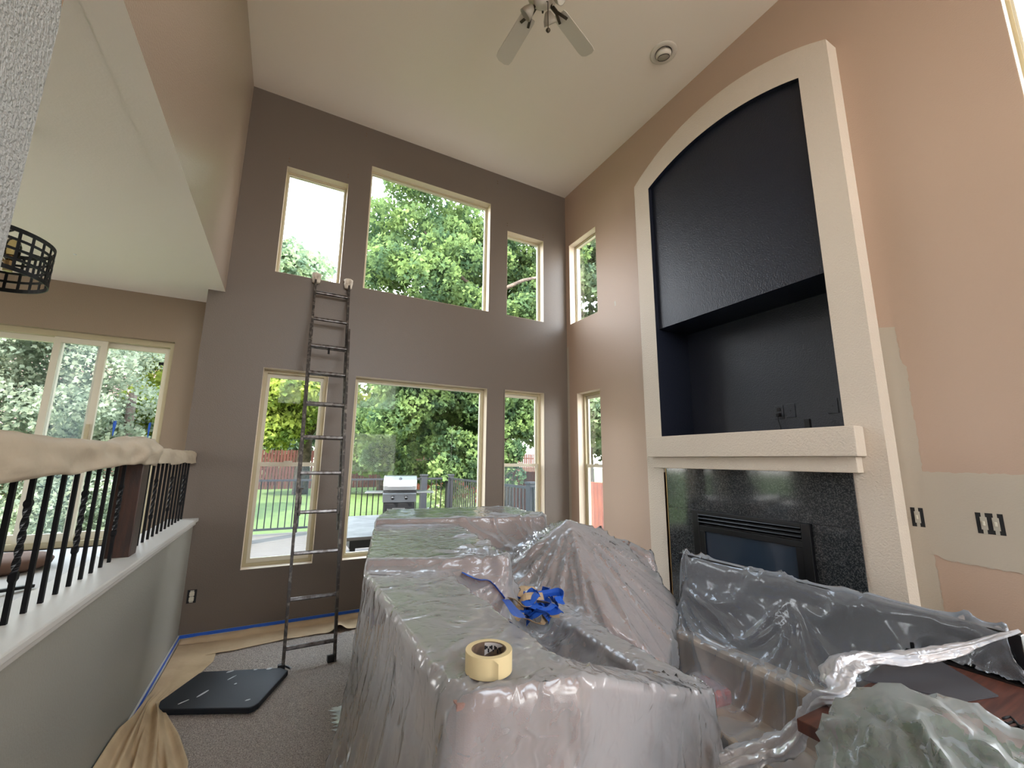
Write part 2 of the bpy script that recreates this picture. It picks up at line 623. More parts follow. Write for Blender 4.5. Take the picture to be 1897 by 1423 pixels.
# ---- primer coat on the near column, jagged top edge
pts = [(1.4465, 2.66), (1.440, 2.72), (1.425, 2.76), (1.40, 2.80), (1.37, 2.82), (1.33, 2.84), (1.29, 2.83), (1.26, 2.80), (1.24, 2.83), (1.19, 2.85),
       (1.1, 2.84), (1.0, 2.86), (0.8, 2.85), (0.2, 2.84), (0.2, FZ+0.1), (1.4465, FZ+0.1)]
MB().prism([(XL+0.0005, y, z) for y, z in pts], (0.0025, 0, 0)).build('paint_patch', 'primer', bpy.data.objects['wall_column'])

# ---- paint patches on the right wall
wr = bpy.data.objects['wall_right']


def jag(a, b, n, amp):
    out = []
    for i in range(n):
        t = i/n
        d = Vector((b[0]-a[0], b[1]-a[1]))
        nn = Vector((-d.y, d.x)).normalized()
        o = random.uniform(-amp, amp) if i else 0
        out.append((a[0]+d.x*t+nn.x*o, a[1]+d.y*t+nn.y*o))
    return out


def patch(poly, parent, name='paint_patch', x=XR, m='patch'):
    pts = []
    for i in range(len(poly)):
        a, b = poly[i], poly[(i+1) % len(poly)]
        L = math.dist(a, b)
        pts += jag(a, b, max(2, int(L/0.025)), 0.0045)
    bm = bmesh.new()
    vs = [bm.verts.new((x-0.002, y, z)) for y, z in pts]
    f = bm.faces.new(vs)
    bmesh.ops.triangulate(bm, faces=[f])
    bmesh.ops.recalc_face_normals(bm, faces=bm.faces)
    if bm.faces[:][0].normal.x > 0:
        bmesh.ops.reverse_faces(bm, faces=bm.faces[:])
    me = bpy.data.meshes.new(name)
    bm.to_mesh(me)
    bm.free()
    return link(name, me, m, parent)




def strip(la, lb, x, n=60, amp=(0.004, 0.004)):
    """coat of paint between two brushed edges given as (y, z) polylines"""
    def sample(l, am):
        ds = [0]
        for p, q in zip(l, l[1:]):
            ds.append(ds[-1]+math.dist(p, q))
        out = []
        for i in range(n+1):
            t = ds[-1]*i/n
            k = max(k_ for k_ in range(len(l)-1) if ds[k_] <= t+1e-9)
            f = (t-ds[k])/(ds[k+1]-ds[k])
            p, q = l[k], l[k+1]
            d = Vector((q[0]-p[0], q[1]-p[1])).normalized()
            o = random.uniform(-am, am)
            out.append((p[0]+(q[0]-p[0])*f-d.y*o, p[1]+(q[1]-p[1])*f+d.x*o))
        return out
    a, b = sample(la, amp[0]), sample(lb, amp[1])
    bm = bmesh.new()
    va = [bm.verts.new((x, *p)) for p in a]
    vb = [bm.verts.new((x, *p)) for p in b]
    for i in range(n):
        bm.faces.new((va[i], va[i+1], vb[i+1], vb[i]))
    me = bpy.data.meshes.new('paint_patch')
    bm.to_mesh(me)
    bm.free()
    return link('paint_patch', me, 'patch', wr)


strip([(1.27, 2.41), (1.27, 1.40)], [(1.155, 2.385), (1.148, 2.14), (1.130, 2.12), (1.132, 1.40)], XR-0.002, amp=(0, 0.004))
strip([(1.27, 1.455), (0.75, 1.45), (0.46, 1.44)], [(1.27, 0.97), (1.12, 0.97), (1.09, 0.95), (0.8, 0.94), (0.46, 0.93)], XR-0.0026, 60)
strip([(1.27, 1.0), (1.27, FZ+0.1)], [(1.14, 1.0), (1.135, 0.5), (1.14, FZ+0.1)], XR-0.002, amp=(0, 0.004))
strip([(3.22, 2.02), (3.22, FZ+0.1)], [(3.30, 2.01), (3.295, 1.3), (3.265, 1.28), (3.26, FZ+0.1)], XR-0.002, amp=(0, 0.003))
strip([(4.818, 3.10), (4.818, FZ+0.1)], [(4.775, 3.12), (4.77, 2.5), (4.76, FZ+0.1)], XR-0.002, amp=(0, 0.003))
strip([(3.805, 3.46), (3.79, 3.40)], [(3.775, 3.47), (3.77, 3.41)], XR-0.002, 8)

# ---- trim: half-wall cap, baseboards, painter's tape
MB().box((XL-0.19, 1.447, 0.935), (XL+0.035, YB, 0.965)).build('trim_1', 'trimwhite', bevel=0.006, kind='structure')
MB().box((XL-0.155, 1.447, 0.905), (XL+0.018, YB, 0.935)).build('trim_2', 'trimwhite', bevel=0.006, kind='structure')
MB().box((XL, YB-0.014, FZ), (XR, YB, -0.005)).build('baseboard_back', 'trimwhite', bevel=0.003, kind='structure')
MB().box((XL, 1.0, FZ), (XL+0.014, YB-0.014, -0.005)).build('baseboard_left', 'trimwhite', bevel=0.003, kind='structure')
MB().box((XR-0.014, YF, FZ), (XR, 1.2, -0.005)).build('baseboard_right', 'trimwhite', bevel=0.003, kind='structure')
MB().box((XL+0.01, YB-0.0165, -0.030), (1.6, YB-0.0145, -0.003)).build(
    'tape_strip', 'bluetape', label="blue painter's tape strip along the baseboard of the window wall behind the ladder", cat='tape')
MB().box((XL+0.0145, 1.2, -0.030), (XL+0.0165, YB-0.02, -0.003)).build(
    'tape_strip', 'bluetape', label="blue painter's tape strip along the baseboard of the half wall", cat='tape')


# ---- windows
def window(num, u0, u1, v0, v1, P, D, fw=0.035, hung=None, latch_v=True, screen=False):
    """P(u,v,d) point, frame set back in the opening"""
    r = empty('window_%d' % num, kind='structure')
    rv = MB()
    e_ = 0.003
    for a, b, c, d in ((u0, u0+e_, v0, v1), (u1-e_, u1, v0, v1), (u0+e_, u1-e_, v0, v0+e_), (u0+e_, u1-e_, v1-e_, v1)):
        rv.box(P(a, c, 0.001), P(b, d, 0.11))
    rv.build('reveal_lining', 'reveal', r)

    def bx(a, b, c, d, e, f):
        m = MB()
        m.box(P(a, c, e), P(b, d, f))
        return m
    f = MB()
    for a, b, c, d in ((u0, u0+fw, v0, v1), (u1-fw, u1, v0, v1), (u0+fw, u1-fw, v0, v0+fw), (u0+fw, u1-fw, v1-fw, v1)):
        f.box(P(a, c, 0.10), P(b, d, 0.17))
    f.build('window_frame', 'vinyl', r)
    g0, g1 = u0+fw, u1-fw
    if hung is None:
        s = MB()
        t = 0.012
        for a, b, c, d in ((g0, g0+t, v0+fw, v1-fw), (g1-t, g1, v0+fw, v1-fw), (g0+t, g1-t, v0+fw, v0+fw+t), (g0+t, g1-t, v1-fw-t, v1-fw)):
            s.box(P(a, c, 0.115), P(b, d, 0.15))
        s.build('glazing_bead', 'vinyl_light', r)
        bx(g0+t, g1-t, v0+fw+t, v1-fw-t, 0.130, 0.134).build('pane', 'glass', r)
    else:
        t = 0.028
        for nm, a0, a1, dd, gm in (('lower_sash', v0+fw, hung+0.02, 0.108, 'glass'), ('upper_sash', hung-0.02, v1-fw, 0.138, 'glass')):
            s = MB()
            for a, b, c, d in ((g0, g0+t, a0, a1), (g1-t, g1, a0, a1), (g0+t, g1-t, a0, a0+t+0.012), (g0+t, g1-t, a1-t-0.012, a1)):
                s.box(P(a, c, dd), P(b, d, dd+0.026))
            so = s.build(nm, 'vinyl_light', r)
            bx(g0+t, g1-t, a0+t+0.012, a1-t-0.012, dd+0.011, dd+0.014).build('pane', gm, so)
        um = (u0+u1)/2
        bx(um-0.04, um+0.04, hung+0.02, hung+0.035, 0.105, 0.125).build('sash_lock', 'vinyl_light', r)
        bx(g0, g1, v0+fw, hung, 0.162, 0.164).build('insect_screen', 'glass_screen', r)
    return r


PB = lambda u, v, d: (u, YB+d, v)
PR = lambda u, v, d: (XR+d, u, v)
n = 0
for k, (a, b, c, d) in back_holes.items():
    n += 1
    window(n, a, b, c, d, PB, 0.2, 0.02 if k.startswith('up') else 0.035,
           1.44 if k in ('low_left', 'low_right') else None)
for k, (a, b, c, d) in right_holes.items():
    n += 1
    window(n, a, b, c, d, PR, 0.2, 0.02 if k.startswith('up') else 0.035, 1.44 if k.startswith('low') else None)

# thin drywall-edge trims around the lower windows (light beads)
for i, k in enumerate(('low_left', 'low_mid', 'low_right')):
    a, b, c, d = back_holes[k]
    m = MB()
    m.box((a-0.012, YB-0.004, c-0.012), (b+0.012, YB-0.0002, c))
    m.box((a-0.012, YB-0.004, c), (a, YB-0.0002, d))
    m.box((b, YB-0.004, c), (b+0.012, YB-0.0002, d))
    m.box((a-0.012, YB-0.004, d), (b+0.012, YB-0.0002, d+0.012))
    m.build('trim_%d' % (i+3), 'taupe', kind='structure')

# ---- sliding door in the dining room
dr = empty('door_1', kind='structure')
PDn = lambda u, v, d: (u, YD+d, v)
m = MB()
for a, b, c, d in ((-1.13, -1.09, DF, 2.66), (-3.3, -1.13, 2.61, 2.66), (-3.3, -3.26, DF, 2.61), (-3.26, -1.13, DF, DF+0.05)):
    m.box(PDn(a, c, 0.06), PDn(b, d, 0.17))
m.build('door_frame', 'vinyl', dr)
for nm, a, b, dd, gm in (('sliding_panel', -2.0, -1.62, 0.085, 'glass_screen'), ('fixed_panel', -1.70, -1.13, 0.13, 'glass'),
                         ('fixed_panel', -3.26, -1.95, 0.13, 'glass')):
    m = MB()
    t = 0.05
    for p, q, c, d in ((a, a+t, DF+0.05, 2.61), (b-t, b, DF+0.05, 2.61), (a+t, b-t, DF+0.05, DF+0.12), (a+t, b-t, 2.56, 2.61)):
        m.box(PDn(p, c, dd), PDn(q, d, dd+0.04))
    pn = m.build(nm, 'vinyl_light', dr)
    MB().box(PDn(a+t, DF+0.12, dd+0.018), PDn(b-t, 2.56, dd+0.022)).build('pane', gm, pn)
MB().box(PDn(-1.665, 1.55, 0.06), PDn(-1.64, 1.80, 0.085)).build('door_handle', 'vinyl', dr)
MB().box(PDn(-1.23, 2.44, 0.17), PDn(-1.13, 2.47, 0.20)).build('closer_bracket', 'blackmetal', dr)

# ---- carpet pile (real fuzzy relief where the floor shows)
nx, ny = 150, 300
X = np.linspace(-0.62, 0.75, nx)
Y = np.linspace(1.9, 4.78, ny)
gx, gy = np.meshgrid(X, Y, indexing='ij')
gz = FZ + 0.004 + rng.random((nx, ny))*0.009
gx = gx + (rng.random((nx, ny))-0.5)*0.007
gy = gy + (rng.random((nx, ny))-0.5)*0.007


def grid_mesh(name, gx, gy, gz):
    a, b = gx.shape
    me = bpy.data.meshes.new(name)
    co = np.stack([gx, gy, gz], -1).reshape(-1, 3).astype(np.float32)
    idx = np.arange(a*b).reshape(a, b)
    q = np.stack([idx[:-1, :-1], idx[1:, :-1], idx[1:, 1:], idx[:-1, 1:]], -1).reshape(-1, 4)
    me.vertices.add(len(co))
    me.vertices.foreach_set('co', co.ravel())
    me.loops.add(q.size)
    me.loops.foreach_set('vertex_index', q.ravel().astype(np.int32))
    me.polygons.add(len(q))
    me.polygons.foreach_set('loop_start', (np.arange(len(q))*4).astype(np.int32))
    me.polygons.foreach_set('loop_total', np.full(len(q), 4, np.int32))
    me.update(calc_edges=True)
    me.validate()
    return me


link('carpet_pile', grid_mesh('carpet_pile', gx, gy, gz), 'carpet', bpy.data.objects['floor'], kind='stuff')

# ------------------------------------------------------------------ fireplace
XF = 3.32
fp = empty('fireplace', (XF, 2.24, FZ), 'tall greige stucco fireplace with arched navy niche, thick mantel and black granite surround',
           'fireplace')


def FP(x, y, z):
    return (x-XF, y-2.24, z-FZ)


def arch(y0, y1, zs, rise, n=40):
    out = []
    h = (y1-y0)/2
    R = (h*h+rise*rise)/(2*rise)
    for i in range(n+1):
        y = y0+(y1-y0)*i/n
        out.append((y, zs + math.sqrt(max(R*R-(y-(y0+h))**2, 0))-(R-rise)))
    return out


YA, YZ = 1.24, 3.24
NA, NZ = 1.45, 3.03
oa = arch(YA, YZ, 4.655, 0.30)
ia = arch(NA, NZ, 4.505, 0.17)
bm = bmesh.new()
LIN = XR+0.12      # how far the jambs run back
XPAN = 3.368        # upper niche panel


def quad(*pts):
    bm.faces.new([bm.verts.new(FP(*p)) for p in pts])


for (p, q), (r, s) in zip(zip(oa, oa[1:]), zip(ia, ia[1:])):
    quad((XF, *p), (XF, *q), (XF, *s), (XF, *r))
    quad((XF, *p), (XF, *q), (XR+0.01, *q), (XR+0.01, *p))
# sides
quad((XF, YA, FZ), (XF, NA, FZ), (XF, NA, 4.505), (XF, YA, 4.655))
quad((XF, NZ, FZ), (XF, YZ, FZ), (XF, YZ, 4.655), (XF, NZ, 4.505))
quad((XF, NA, 1.40), (XF, NZ, 1.40), (XF, NZ, 1.75), (XF, NA, 1.75))
for y in (YA, YZ):
    quad((XF, y, FZ), (XR+0.01, y, FZ), (XR+0.01, y, 4.655), (XF, y, 4.655))
bmesh.ops.remove_doubles(bm, verts=bm.verts, dist=1e-4)
bmesh.ops.recalc_face_normals(bm, faces=bm.faces)
me = bpy.data.meshes.new('surround')
bm.to_mesh(me)
bm.free()
link('surround', me, 'greige', fp)
# niche: jambs, upper panel, deep lower recess
bm = bmesh.new()
for (r, s) in zip(ia, ia[1:]):
    quad((XF, *r), (XF, *s), (XPAN, *s), (XPAN, *r))
for y in (NA, NZ):
    quad((XF, y, 1.75), (XPAN, y, 1.75), (XPAN, y, 4.505), (XF, y, 4.505))
bmesh.ops.recalc_face_normals(bm, faces=bm.faces)
me = bpy.data.meshes.new('niche_jamb')
bm.to_mesh(me)
bm.free()
link('niche_jamb', me, 'navy', fp)
ZP = 2.875
pl = [(NA, ZP), (NZ, ZP)] + [(y, z) for y, z in reversed(ia)]
MB().prism([FP(XPAN, y, z) for y, z in pl], (0.02, 0, 0)).build('niche_panel', 'navy', fp)
XD = 3.80
bm = bmesh.new()
quad((XPAN+0.02, NA, ZP), (XPAN+0.02, NZ, ZP), (XD, NZ, ZP), (XD, NA, ZP))
quad((XD, NA, 1.75), (XD, NZ, 1.75), (XD, NZ, ZP), (XD, NA, ZP))
quad((XF, NA, 1.75), (XF, NZ, 1.75), (XD, NZ, 1.75), (XD, NA, 1.75))
for y in (NA, NZ):
    quad((XPAN, y, 1.75), (XD, y, 1.75), (XD, y, ZP), (XPAN, y, ZP))
bmesh.ops.recalc_face_normals(bm, faces=bm.faces)
me = bpy.data.meshes.new('niche_recess')
bm.to_mesh(me)
bm.free()
link('niche_recess', me, 'navy', fp)
# chase behind the wall so that no daylight leaks in
MB().box(FP(XR+0.15, 1.3, 1.0), FP(XR+0.16, 3.2, 1.72)).build('chase_board', 'greige', fp)
c = MB()
c.box(FP(XD+0.01, 1.35, 1.6), FP(XD+0.05, 3.13, 4.85))
c.box(FP(XR+0.19, 1.33, 1.6), FP(XD+0.05, 1.37, 4.85))
c.box(FP(XR+0.19, 3.11, 1.6), FP(XD+0.05, 3.15, 4.85))
c.box(FP(XR+0.19, 1.33, 4.80), FP(XD+0.05, 3.15, 4.85))
c.box(FP(XR+0.19, 1.33, 1.6), FP(XD+0.05, 3.15, 1.64))
c.build('chimney_chase', 'house', fp)
# mantel
MB().box(FP(3.20, 1.345, 1.545), FP(XF+0.001, 3.12, 1.74)).build('mantel', 'greige', fp, bevel=0.006)
MB().box(FP(3.245, 1.375, 1.44), FP(XF+0.001, 3.09, 1.545)).build('mantel_molding', 'greige', fp, bevel=0.005)
# granite
GY0, GY1, GZ = 1.435, 2.985, 1.44
BY0, BY1, BZ = 1.72, 2.69, 1.08
XG = XF-0.012
MB().box(FP(XG, GY0, BZ), FP(XF-0.0005, GY1, GZ)).build('granite_slab', 'granite', fp, bevel=0.002)
MB().box(FP(XG, GY0, FZ+0.01), FP(XF-0.0005, BY0, BZ-0.001)).build('granite_slab', 'granite', fp, bevel=0.002)
MB().box(FP(XG, BY1, FZ+0.01), FP(XF-0.0005, GY1, BZ-0.001)).build('granite_slab', 'granite', fp, bevel=0.002)
MB().box(FP(XG-0.003, GY1, FZ+0.01), FP(XF-0.0005, GY1+0.008, GZ)).build('edge_strip', 'brass', fp)
# firebox insert
m = MB()
m.box(FP(XF-0.045, BY0, 0.1), FP(XF, BY0+0.06, BZ))
m.box(FP(XF-0.045, BY1-0.06, 0.1), FP(XF, BY1, BZ))
m.box(FP(XF-0.045, BY0+0.06, BZ-0.03), FP(XF, BY1-0.06, BZ))
m.box(FP(XF-0.045, BY0+0.06, 0.1), FP(XF, BY1-0.06, 0.26))
m.build('firebox_frame', 'blackmetal', fp, bevel=0.003)
for i in range(3):
    z = BZ-0.042-i*0.030
    MB().bar(FP(XF-0.034, BY0+0.06, z), FP(XF-0.034, BY1-0.06, z), 0.034, 0.007, (0.5, 0, 0.85)).build('louver', 'blackmetal', fp)
m = MB()
zt = BZ-0.125
m.box(FP(XF-0.04, BY0+0.06, zt-0.045), FP(XF-0.012, BY1-0.06, zt))
m.box(FP(XF-0.04, BY0+0.06, 0.26), FP(XF-0.012, BY1-0.06, 0.32))
m.box(FP(XF-0.04, BY0+0.06, 0.32), FP(XF-0.012, BY0+0.11, zt-0.045))
m.box(FP(XF-0.04, BY1-0.11, 0.32), FP(XF-0.012, BY1-0.06, zt-0.045))
m.build('glass_frame', 'blackmetal', fp, bevel=0.003)
MB().box(FP(XF-0.024, BY0+0.11, 0.32), FP(XF-0.018, BY1-0.11, zt-0.045)).build('fire_glass', 'fireglass', fp)
MB().box(FP(XF-0.008, BY0+0.05, 0.2), FP(XF-0.002, BY1-0.05, BZ-0.02)).build('firebox_back', 'blackmetal', fp)

# wall plates in the niche
def wall_plate(y, z, x, duplex, label, group):
    r = empty('outlet_plate', (x, y, z), label, 'outlet', group)
    MB().box((-0.006, -0.038, -0.060), (0, 0.038, 0.060)).build('plate', 'navy', r, bevel=0.003)
    if duplex:
        for dz in (-0.024, 0.024):
            MB().box((-0.010, -0.017, dz-0.015), (-0.006, 0.017, dz+0.015)).build('socket', 'boxdark', r, bevel=0.003)
    else:
        MB().lathe([(0.006, 0), (0.006, 0.006), (0.003, 0.006)], 12).build('jack', 'boxdark', r).rotation_euler = (0, -PI/2, 0)
    return r


p1 = at_x(1444, 764, XD)
p2 = at_x(1463, 761, XD)
p3 = at_x(1543, 752, XD)
wall_plate(p1.y, p1.z, XD, True, 'navy outlet plate with a plugged black cord in the fireplace niche', None)
wall_plate(p2.y-0.01, p2.z, XD, False, 'navy cable jack plate right of the plugged outlet in the niche', None)
wall_plate(p3.y, p3.z, XD, False, 'lone navy wall plate near the right edge of the niche', None)
cord = [(XD-0.012, p1.y, p1.z-0.024), (XD-0.03, p1.y, p1.z-0.03), (XD-0.04, p1.y-0.005, p1.z-0.08), (XD-0.04, p1.y-0.02, 1.80), (XD-0.1, p1.y-0.05, 1.756), (XD-0.3, p1.y-0.1, 1.756)]
rt = empty('power_cord', (0, 0, 0), 'black power cord hanging from the plugged outlet in the niche', 'cord')
MB().tube(cord, 0.004, 8).build('cable', 'boxdark', rt, smooth=True)
MB().box((XD-0.035, p1.y-0.014, p1.z-0.038), (XD-0.011, p1.y+0.014, p1.z-0.010)).build('plug', 'boxdark', rt, bevel=0.003)
q = at_x(1499, 790, XD-0.3)
MB().box((XD-0.33, q.y-0.02, 1.752), (XD-0.30, q.y+0.02, 1.83)).build(
    'remote_sensor', 'boxdark', bevel=0.004, label='small black upright box at the bottom of the navy niche near its right side', cat='device')


# ------------------------------------------------------------------ open wall boxes (no cover plates)
def wall_box(loc, n, normal, label, dev='device'):
    """open switch box; local x = out of the wall"""
    r = empty('wall_box', loc, label, 'electrical box', None)
    r.rotation_euler = (0, 0, math.atan2(normal[1], normal[0]))
    wd = 0.052+0.046*(n-1)
    m = MB()
    m.box((-0.045, -wd/2, -0.052), (-0.042, wd/2, 0.052))
    for a, b, c, d in ((-wd/2, -wd/2+0.003, -0.052, 0.052), (wd/2-0.003, wd/2, -0.052, 0.052), (-wd/2, wd/2, -0.052, -0.049), (-wd/2, wd/2, 0.049, 0.052)):
        m.box((-0.045, a, c), (0.002, b, d))
    m.box((-0.001, -wd/2-0.004, -0.056), (0.0015, wd/2+0.004, 0.056))
    m.build('box', 'boxdark', r)
    for i in range(n):
        y = (i-(n-1)/2)*0.046
        d = MB()
        d.box((0.001, y-0.008, -0.056), (0.003, y+0.008, 0.056))
        d.box((0.001, y-0.013, -0.034), (0.005, y+0.013, 0.034))
        dv = d.build('switch_body', 'lens', r, bevel=0.001)
        MB().box((0.005, y-0.005, -0.012), (0.012, y+0.005, 0.012)).build('toggle', 'device', dv, bevel=0.002)
    return r


wall_box((XR-0.002, 1.19, 1.18), 1, (-1, 0), 'open single switch box without its cover plate beside the fireplace')
wall_box((XR-0.002, 0.885, 1.18), 2, (-1, 0), 'open double switch box without its cover plate on the right wall')
r = empty('wall_outlet', (-0.60, YB-0.001, 0.30), 'uncovered wall outlet in its black box low on the wall left of the ladder', 'outlet')
MB().box((-0.034, -0.002, -0.055), (0.034, 0.001, 0.055)).build('box', 'boxdark', r)
MB().box((-0.014, -0.005, -0.050), (0.014, -0.002, 0.050)).build('bracket', 'lens', r)
for dz in (-0.021, 0.021):
    MB().box((-0.018, -0.010, dz-0.017), (0.018, -0.004, dz+0.017)).build('socket', 'device', r, bevel=0.004)

# small leftover curtain screws over the upper windows
for i, (px, py, lb) in enumerate(((679, 250, 'over the big upper window'), (536, 297, 'at the left top corner of the left upper window'),
                              (645, 326, 'at the right top corner of the left upper window'), (922, 338, 'just right of the big upper window'),
                              (940, 416, 'at the left top corner of the narrow upper window'), (1006, 438, 'at the right top corner of the narrow upper window'))):
    p = at_y(px, py, YB)
    r = empty('screw_anchor', (p.x, YB, p.z), 'pair of leftover curtain screw anchors '+lb, 'screws')
    for dz in (0.018, -0.018):
        MB().box((-0.006, -0.006, dz-0.006), (0.006, 0, dz+0.006)).build('screw', 'cardboard', r, bevel=0.001)

# ------------------------------------------------------------------ ceiling items
fz = 5.02
fc = at_z(1006, -14, fz)
fan = empty('ceiling_fan', (fc.x, fc.y, 0), 'white ceiling fan with paddle blades, bronze trim and pull chain under the tall ceiling', 'ceiling fan')
MB().lathe([(0.0, CZ), (0.07, CZ), (0.075, CZ-0.02), (0.05, CZ-0.07), (0.02, CZ-0.09), (0.0, CZ-0.09)], 24).build('canopy', 'fanwhite', fan, smooth=True)
MB().tube([(0, 0, CZ-0.08), (0, 0, fz+0.12)], 0.013, 12).build('down_rod', 'fanwhite', fan, smooth=True)
MB().lathe([(0.0, fz+0.13), (0.06, fz+0.13), (0.11, fz+0.09), (0.125, fz+0.03), (0.12, fz-0.02), (0.08, fz-0.05), (0.0, fz-0.05)], 32).build('motor', 'fanwhite', fan, smooth=True)
MB().lathe([(0.0, fz-0.05), (0.07, fz-0.05), (0.075, fz-0.07), (0.055, fz-0.10), (0.0, fz-0.105)], 24).build('switch_housing', 'fanwhite', fan, smooth=True)
for k in range(6):
    a = k*PI/3
    MB().box((math.cos(a)*0.075-0.006, math.sin(a)*0.075-0.006, fz-0.095), (math.cos(a)*0.075+0.006, math.sin(a)*0.075+0.006, fz-0.055)).build('trim_fin', 'bronze', fan, bevel=0.002)
for k in range(5):
    a = math.radians(20+72*k)
    b = empty('blade_assembly', (0, 0, fz-0.01), None, None)
    b.parent = fan
    b.rotation_euler = (math.radians(0), 0, a)
    out = [(0.20, -0.055), (0.22, -0.062), (0.60, -0.070), (0.64, -0.062), (0.66, -0.03), (0.66, 0.03), (0.64, 0.062), (0.60, 0.070), (0.22, 0.062), (0.20, 0.055)]
    bo = MB().prism([(x, y, 0.0+y*0.20) for x, y in out], (0, 0, 0.007)).build('blade', 'fanwhite', b, bevel=0.002)
    m = MB()
    m.bar((0.09, 0, -0.012), (0.17, 0, -0.010), 0.03, 0.010)
    m.bar((0.16, 0, -0.010), (0.27, 0.035, -0.002), 0.02, 0.008)
    m.bar((0.16, 0, -0.010), (0.27, -0.035, -0.012), 0.02, 0.008)
    m.build('blade_arm', 'bronze', b)
# light kit shades
for k in range(4):
    a = math.radians(35+90*k)
    s = MB().lathe([(0.012, 0.0), (0.025, -0.01), (0.045, -0.05), (0.052, -0.085), (0.046, -0.085), (0.02, -0.012)], 20).build('lamp_shade', 'lens', fan, smooth=True)
    s.location = (math.cos(a)*0.085, math.sin(a)*0.085, fz-0.075)
    s.rotation_euler = (0, 0, a)
    s.rotation_euler = (Matrix.Rotation(a, 3, 'Z') @ Matrix.Rotation(math.radians(-50), 3, 'Y')).to_euler()
q = at_z(1015, 5, fz-0.12)
cx_, cy_ = q.x-fc.x, q.y-fc.y
MB().tube([(cx_*0.3, cy_*0.3, fz-0.09), (cx_, cy_, fz-0.11), (cx_, cy_, fz-0.36)], 0.0035, 6).build('pull_chain', 'bronze', fan)
MB().lathe([(0.0, 0.0), (0.012, -0.008), (0.018, -0.02), (0.010, -0.034), (0.0, -0.04)], 12, (cx_, cy_, fz-0.35)).build('chain_finial', 'bronze', fan, smooth=True)

dt = at_z(1229, 97, CZ)
det = empty('recessed_light', (dt.x, dt.y, CZ), 'round recessed eyeball ceiling light near the fireplace arch', 'ceiling light')
MB().lathe([(0.075, -0.001), (0.125, -0.002), (0.128, -0.008), (0.12, -0.014), (0.085, -0.018), (0.075, -0.012)], 48, closed=True).build('trim_ring', 'fanwhite', det, smooth=True)
MB().lathe([(0.0765, -0.019), (0.079, -0.0195), (0.079, -0.012), (0.0765, -0.012)], 48, closed=True).build('shadow_ring', 'boxdark', det)
eb = MB().lathe([(0.075, 0.0), (0.074, -0.02), (0.066, -0.034), (0.056, -0.040), (0.0, -0.038)], 40).build('eyeball', 'fanwhite', det, smooth=True)
eb.location = (0.004, 0.004, -0.004)
eb.rotation_euler = (0.2, -0.2, 0)
MB().lathe([(0.053, -0.043), (0.057, -0.043), (0.057, -0.036), (0.053, -0.036)], 40, closed=True).build('gasket', 'boxdark', eb)
MB().lathe([(0.05, -0.036), (0.045, -0.042), (0.0, -0.046)], 32).build('lens', 'lens', eb, smooth=True)
p = at_z(139, 471, DZ)
MB().lathe([(0.012, 0), (0.010, -0.006), (0.0, -0.008)], 12, (p.x, p.y, DZ)).build('ceiling_nub', 'white', label='tiny white nub on the dining ceiling', cat='fixture')

# ------------------------------------------------------------------ dining chandelier (drum cage)
dc = at_y(-40, 470, 2.8)
dz0 = dc.z
ch = empty('chandelier', (dc.x, dc.y, dz0), 'black drum cage chandelier with glass bulbs hanging over the dining room', 'chandelier')
R_, H_ = 0.235, 0.185
m = MB()
for k in range(28):
    a = 2*PI*k/28
    lean = 0.0
    p0 = (R_*math.cos(a), R_*math.sin(a), -H_/2)
    p1 = (R_*math.cos(a+lean), R_*math.sin(a+lean), H_/2)
    m.bar(p0, p1, 0.011, 0.004, (math.cos(a), math.sin(a), 0))
m.build('cage_bars', 'iron', ch)
for i in range(5):
    z = -H_/2+H_*i/4
    hh = 0.010 if i in (0, 4) else 0.006
    MB().lathe([(R_-0.002, z-hh), (R_+0.003, z-hh), (R_+0.003, z+hh), (R_-0.002, z+hh)], 56, closed=True).build('hoop', 'iron', ch)
m = MB()
for k in range(4):
    a = PI/4+k*PI/2
    m.bar((0, 0, H_/2-0.01), (R_*math.cos(a), R_*math.sin(a), H_/2-0.01), 0.008, 0.006)
m.build('spider', 'iron', ch)
MB().tube([(0, 0, 0.0), (0, 0, DZ-dz0-0.02)], 0.007, 8).build('stem', 'iron', ch)
MB().lathe([(0.0, DZ-dz0), (0.045, DZ-dz0), (0.04, DZ-dz0-0.02), (0.0, DZ-dz0-0.035)], 24).build('ceiling_canopy', 'iron', ch, smooth=True)
for k in range(4):
    a = 0.1+k*PI/2
    x, y = 0.10*math.cos(a), 0.10*math.sin(a)
    sk = MB().tube([(0, 0, 0.0), (x*0.7, y*0.7, 0.0), (x, y, -0.03), (x, y, 0.02)], 0.008, 8).build('lamp_arm', 'brass', ch)
    MB().lathe([(0.0, 0.0), (0.016, 0.0), (0.018, 0.05), (0.0, 0.05)], 16, (x, y, -0.06)).build('socket', 'brass', sk)
    MB().lathe([(0.012, 0.0), (0.028, 0.03), (0.03, 0.08), (0.02, 0.11), (0.0, 0.12)], 16, (x, y, -0.01)).build('bulb', 'glass_bulb', sk, smooth=True)

# ------------------------------------------------------------------ railing on the half wall
rl = empty('railing', (-0.75, 3.1, 0.965), 'black iron baluster railing with a dark wooden newel post on the half wall', 'railing')
XB_ = -0.745


def RL(p):
    return (p[0]+0.75, p[1]-3.1, p[2]-0.965)


MB().box(RL((XB_-0.032, 1.46, 1.47)), RL((XB_+0.032, 4.81, 1.53))).build('handrail', 'wood_dark', rl, bevel=0.012)
NY = 3.17


